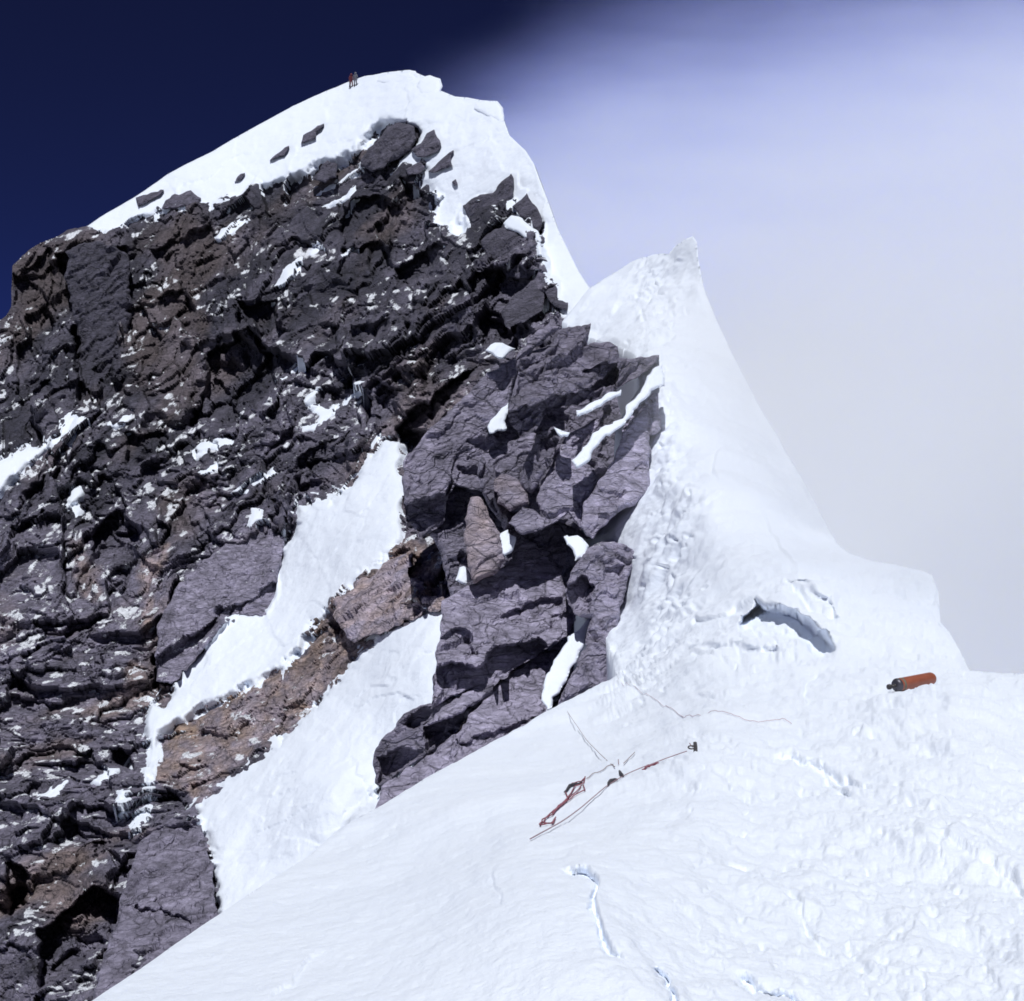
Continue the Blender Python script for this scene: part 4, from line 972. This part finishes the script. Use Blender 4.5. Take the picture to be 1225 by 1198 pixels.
M_SUIT_R = plain('maroon_down_suit', (0.12, 0.018, 0.03), 0.7, 0, 0.2, 8)
M_SUIT_G = plain('grey_down_suit', (0.11, 0.11, 0.14), 0.7, 0, 0.2, 8)
def on_summit(x, y):
    xs, ys = np.array([float(x)]), np.array([float(y)]); d, b, n = face_points(xs, ys)
    return Vector((b + (0.3 * n - 0.85 * b / np.linalg.norm(b)) * 0.62)[0].tolist())
person(on_summit(421, 106.5), M_SUIT_R, 'person in a dark red suit standing on the summit ridge skyline', 1.74, 0.5, 0.08)
person(on_summit(426.3, 105.0), M_SUIT_G, 'person in a grey suit close behind the red suited climber', 1.76, -0.3, 0.05)
st = on_summit(418.6, 107.5); bm = bmesh.new(); tube(bm, [st + Vector((0, 0, -.15)), st + Vector((.02, 0, .5)), st + Vector((.03, 0, .98))], .03, 6); tube(bm, [st + Vector((-.12, 0, .97)), st + Vector((.03, 0, 1.0)), st + Vector((.16, 0, .95))], .028, 6)
o = obj('ice_axe', local(bm, st), M_POST); o.location = st; tag(o, 'ice axe planted upright in the snow beside the red suited climber', 'ice axe')

# ------------------------------------------------------------------ blown snow plume behind the ridge
def plume():
    m = bpy.data.materials.new('blown_snow'); m.use_nodes = True; nt = m.node_tree; nt.nodes.clear()
    out = nt.nodes.new('ShaderNodeOutputMaterial'); v = nt.nodes.new('ShaderNodeVolumeScatter'); va = nt.nodes.new('ShaderNodeVolumeAbsorption'); ad = nt.nodes.new('ShaderNodeAddShader')
    nt.links.new(v.outputs[0], ad.inputs[0]); nt.links.new(va.outputs[0], ad.inputs[1]); nt.links.new(ad.outputs[0], out.inputs['Volume'])
    v.inputs['Color'].default_value = PL_COL; v.inputs['Anisotropy'].default_value = PL_G; va.inputs['Color'].default_value = (0, 0.10, 1, 1)
    tc = nt.nodes.new('ShaderNodeTexCoord'); P = tc.outputs['Object']
    sx = nt.nodes.new('ShaderNodeSeparateXYZ'); nt.links.new(P, sx.inputs[0])
    n1 = nt.nodes.new('ShaderNodeTexNoise'); n1.inputs['Scale'].default_value = 0.045; n1.inputs['Detail'].default_value = 4; n1.inputs['Roughness'].default_value = 0.55
    nt.links.new(P, n1.inputs['Vector'])
    def math_(op, a, b=None, c=None):
        n = nt.nodes.new('ShaderNodeMath'); n.operation = op
        for i, q in enumerate((a, b, c)):
            if q is None: continue
            if hasattr(q, 'is_output'): nt.links.new(q, n.inputs[i])
            else: n.inputs[i].default_value = q
        return n.outputs[0]
    def mr(val, a, b):
        n = nt.nodes.new('ShaderNodeMapRange'); n.interpolation_type = 'SMOOTHSTEP'; n.inputs[1].default_value = a; n.inputs[2].default_value = b
        nt.links.new(val, n.inputs[0]); return n.outputs[0]
    wob = math_('MULTIPLY_ADD', n1.outputs['Fac'], 26.0, -13.0)
    # slanting upper left edge and thinning top
    e = math_('ADD', math_('MULTIPLY_ADD', sx.outputs[2], -0.95, sx.outputs[0]), wob)
    left = mr(e, *PL_LEFT)
    top = mr(math_('ADD', math_('MULTIPLY_ADD', sx.outputs[0], -0.22, sx.outputs[2]), math_('MULTIPLY', wob, 0.7)), *PL_TOP)
    den = math_('MULTIPLY', math_('MULTIPLY', left, top), PL_DEN)
    mp = nt.nodes.new('ShaderNodeMapping'); mp.inputs['Rotation'].default_value = (0, math.radians(38), 0); mp.inputs['Scale'].default_value = (0.02, 0.06, 0.10); nt.links.new(P, mp.inputs[0])
    n2 = nt.nodes.new('ShaderNodeTexNoise'); n2.inputs['Scale'].default_value = 1.0; n2.inputs['Detail'].default_value = 5; n2.inputs['Roughness'].default_value = 0.62; nt.links.new(mp.outputs[0], n2.inputs['Vector'])
    den = math_('MULTIPLY', den, math_('MULTIPLY_ADD', mr(n2.outputs['Fac'], 0.3, 0.7), 1.0, 0.5))
    nt.links.new(den, v.inputs['Density']); nt.links.new(math_('MULTIPLY', den, PL_ABS), va.inputs['Density'])
    bm = bmesh.new()
    # a bank of air leaning away from the ridge: foot near, top far
    sec = [(PL_Y0, -70), (PL_Y0 + 178, 155), (PL_Y0 + 268, 155), (PL_Y0 + 90, -70)]
    vs = [[bm.verts.new((x, y, z)) for (y, z) in sec] for x in (-40, 190)]
    for i in range(4):
        j = (i + 1) % 4; bm.faces.new((vs[0][i], vs[0][j], vs[1][j], vs[1][i]))
    bm.faces.new(vs[0][::-1]); bm.faces.new(vs[1]); bmesh.ops.recalc_face_normals(bm, faces=bm.faces)
    o = obj('spindrift_plume', bm, m, smooth=False)
    tag(o, 'bluish white plume of wind blown snow streaming off behind the ridge', 'snow plume', kind='stuff')
PL_G, PL_DEN, PL_Y0 = -0.25, 0.085, 120
PL_COL, PL_ABS = (0.42, 0.475, 1.0, 1), 0.020
PL_LEFT, PL_TOP = (-88, -54), (108, 0)
plume()

def veil():
    m = bpy.data.materials.new('drifting_snow'); m.use_nodes = True; nt = m.node_tree; nt.nodes.clear()
    out = nt.nodes.new('ShaderNodeOutputMaterial'); v = nt.nodes.new('ShaderNodeVolumeScatter'); nt.links.new(v.outputs[0], out.inputs['Volume'])
    v.inputs['Color'].default_value = (0.85, 0.85, 0.85, 1); v.inputs['Anisotropy'].default_value = -0.2
    tc = nt.nodes.new('ShaderNodeTexCoord'); sx = nt.nodes.new('ShaderNodeSeparateXYZ'); nt.links.new(tc.outputs['Object'], sx.inputs[0])
    def mr(val, a, b):
        n = nt.nodes.new('ShaderNodeMapRange'); n.interpolation_type = 'SMOOTHSTEP'; n.inputs[1].default_value = a; n.inputs[2].default_value = b; nt.links.new(val, n.inputs[0]); return n.outputs[0]
    def mul(a, b):
        n = nt.nodes.new('ShaderNodeMath'); n.operation = 'MULTIPLY'
        for i, q in enumerate((a, b)):
            if hasattr(q, 'is_output'): nt.links.new(q, n.inputs[i])
            else: n.inputs[i].default_value = q
        return n.outputs[0]
    nz = nt.nodes.new('ShaderNodeTexNoise'); nz.inputs['Scale'].default_value = 0.16; nz.inputs['Detail'].default_value = 3; nt.links.new(tc.outputs['Object'], nz.inputs['Vector'])
    d = mul(mul(mr(sx.outputs[0], 3.0, 11.0), mr(sx.outputs[2], 13.0, 0.0)), mr(sx.outputs[1], 16.0, 34.0))
    d = mul(mul(mul(d, mr(sx.outputs[0], 26.0, 13.0)), mr(nz.outputs['Fac'], 0.2, 0.65)), VEIL)
    nt.links.new(d, v.inputs['Density'])
    bm = bmesh.new(); r = bmesh.ops.create_cube(bm, size=1.0)
    for q in r['verts']: q.co = Vector((3 if q.co.x < 0 else 26, 16 if q.co.y < 0 else 105, -12 if q.co.z < 0 else 13))
    tag(obj('drifting_snow', bm, m, smooth=False), 'thin drifting snow blowing off the right hand edge of the ridge', 'drifting snow', kind='stuff')
VEIL = 0.10
veil()

# ------------------------------------------------------------------ unseen snow floor below the ridge, added to bounce light up
def bounce_floor():
    r = np.concatenate([np.linspace(0, 1, 90) ** 2.2 * 9000]); a = np.linspace(0, 2 * np.pi, 181)[:-1]
    Rr, A = np.meshgrid(r + 1.0, a, indexing='ij'); x = (Rr * np.cos(A)).ravel(); y = (Rr * np.sin(A) + 60).ravel(); p = np.stack([x, y, 0 * x], -1)
    z = -240 + 70 * fbm(p / 420, 5, 301) + 160 * sstep(1500, 7000, np.hypot(x, y)) * fbm(p / 1900, 4, 303) - 260 * sstep(300, 4000, np.hypot(x, y))
    n = len(a); i = np.arange(len(r) - 1)[:, None] * n; k = np.arange(n)[None]; k2 = (k + 1) % n
    q = np.stack([i + k, i + n + k, i + n + k2, i + k2], -1).reshape(-1, 4)
    tag(mesh_from('terrain', np.stack([x, y, z], -1), q, SNOW_FAR, True), 'unseen snow floor added below the ridge to bounce light up', 'terrain', kind='structure')
bounce_floor()

# ------------------------------------------------------------------ sun, sky, camera
SUN = Vector((-0.05, -0.36, 0.93)).normalized()
el, rot = math.asin(SUN.z), math.atan2(SUN.x, SUN.y)
w = bpy.data.worlds.new('World'); SC.world = w; w.use_nodes = True; nt = w.node_tree; nt.nodes.clear()
out = nt.nodes.new('ShaderNodeOutputWorld'); bg = nt.nodes.new('ShaderNodeBackground'); sk = nt.nodes.new('ShaderNodeTexSky')
sk.sky_type = 'NISHITA'; sk.sun_disc = False; sk.sun_elevation = el; sk.sun_rotation = rot; sk.altitude = 20000; sk.air_density = 1.0; sk.dust_density = 0.0; sk.ozone_density = 6.0
nt.links.new(mixc(nt, 1.0, sk.outputs[0], (1.0, 0.72, 1.2), 'MULTIPLY'), bg.inputs[0]); bg.inputs[1].default_value = 0.06; nt.links.new(bg.outputs[0], out.inputs[0])
ld = bpy.data.lights.new('sun', 'SUN'); ld.energy = 3.45; ld.angle = math.radians(0.5); ld.color = (0.95, 0.97, 1.0)
lo = bpy.data.objects.new('sun', ld); C.objects.link(lo); lo.rotation_euler = (-SUN).to_track_quat('-Z', 'Y').to_euler(); lo.location = (20, -20, 120)

cd = bpy.data.cameras.new('camera'); cam = bpy.data.objects.new('camera', cd); C.objects.link(cam)
cam.location = (0, 0, 0); cam.rotation_euler = (math.radians(90), 0, 0)
cd.sensor_fit = 'HORIZONTAL'; cd.sensor_width = 36; cd.lens = 36 * F / 1225; cd.clip_start = 0.05; cd.clip_end = 30000
SC.camera = cam
SC.view_settings.view_transform = 'Standard'; SC.view_settings.look = 'None'; SC.view_settings.exposure = 0.06; SC.view_settings.gamma = 1.0
SC.render.engine = 'CYCLES'
SC.cycles.use_denoising = True; SC.cycles.volume_bounces = 28; SC.cycles.max_bounces = 28; SC.cycles.diffuse_bounces = 6; SC.cycles.filter_width = 1.7; SC.cycles.volume_step_rate = 1.5; SC.cycles.volume_max_steps = 128
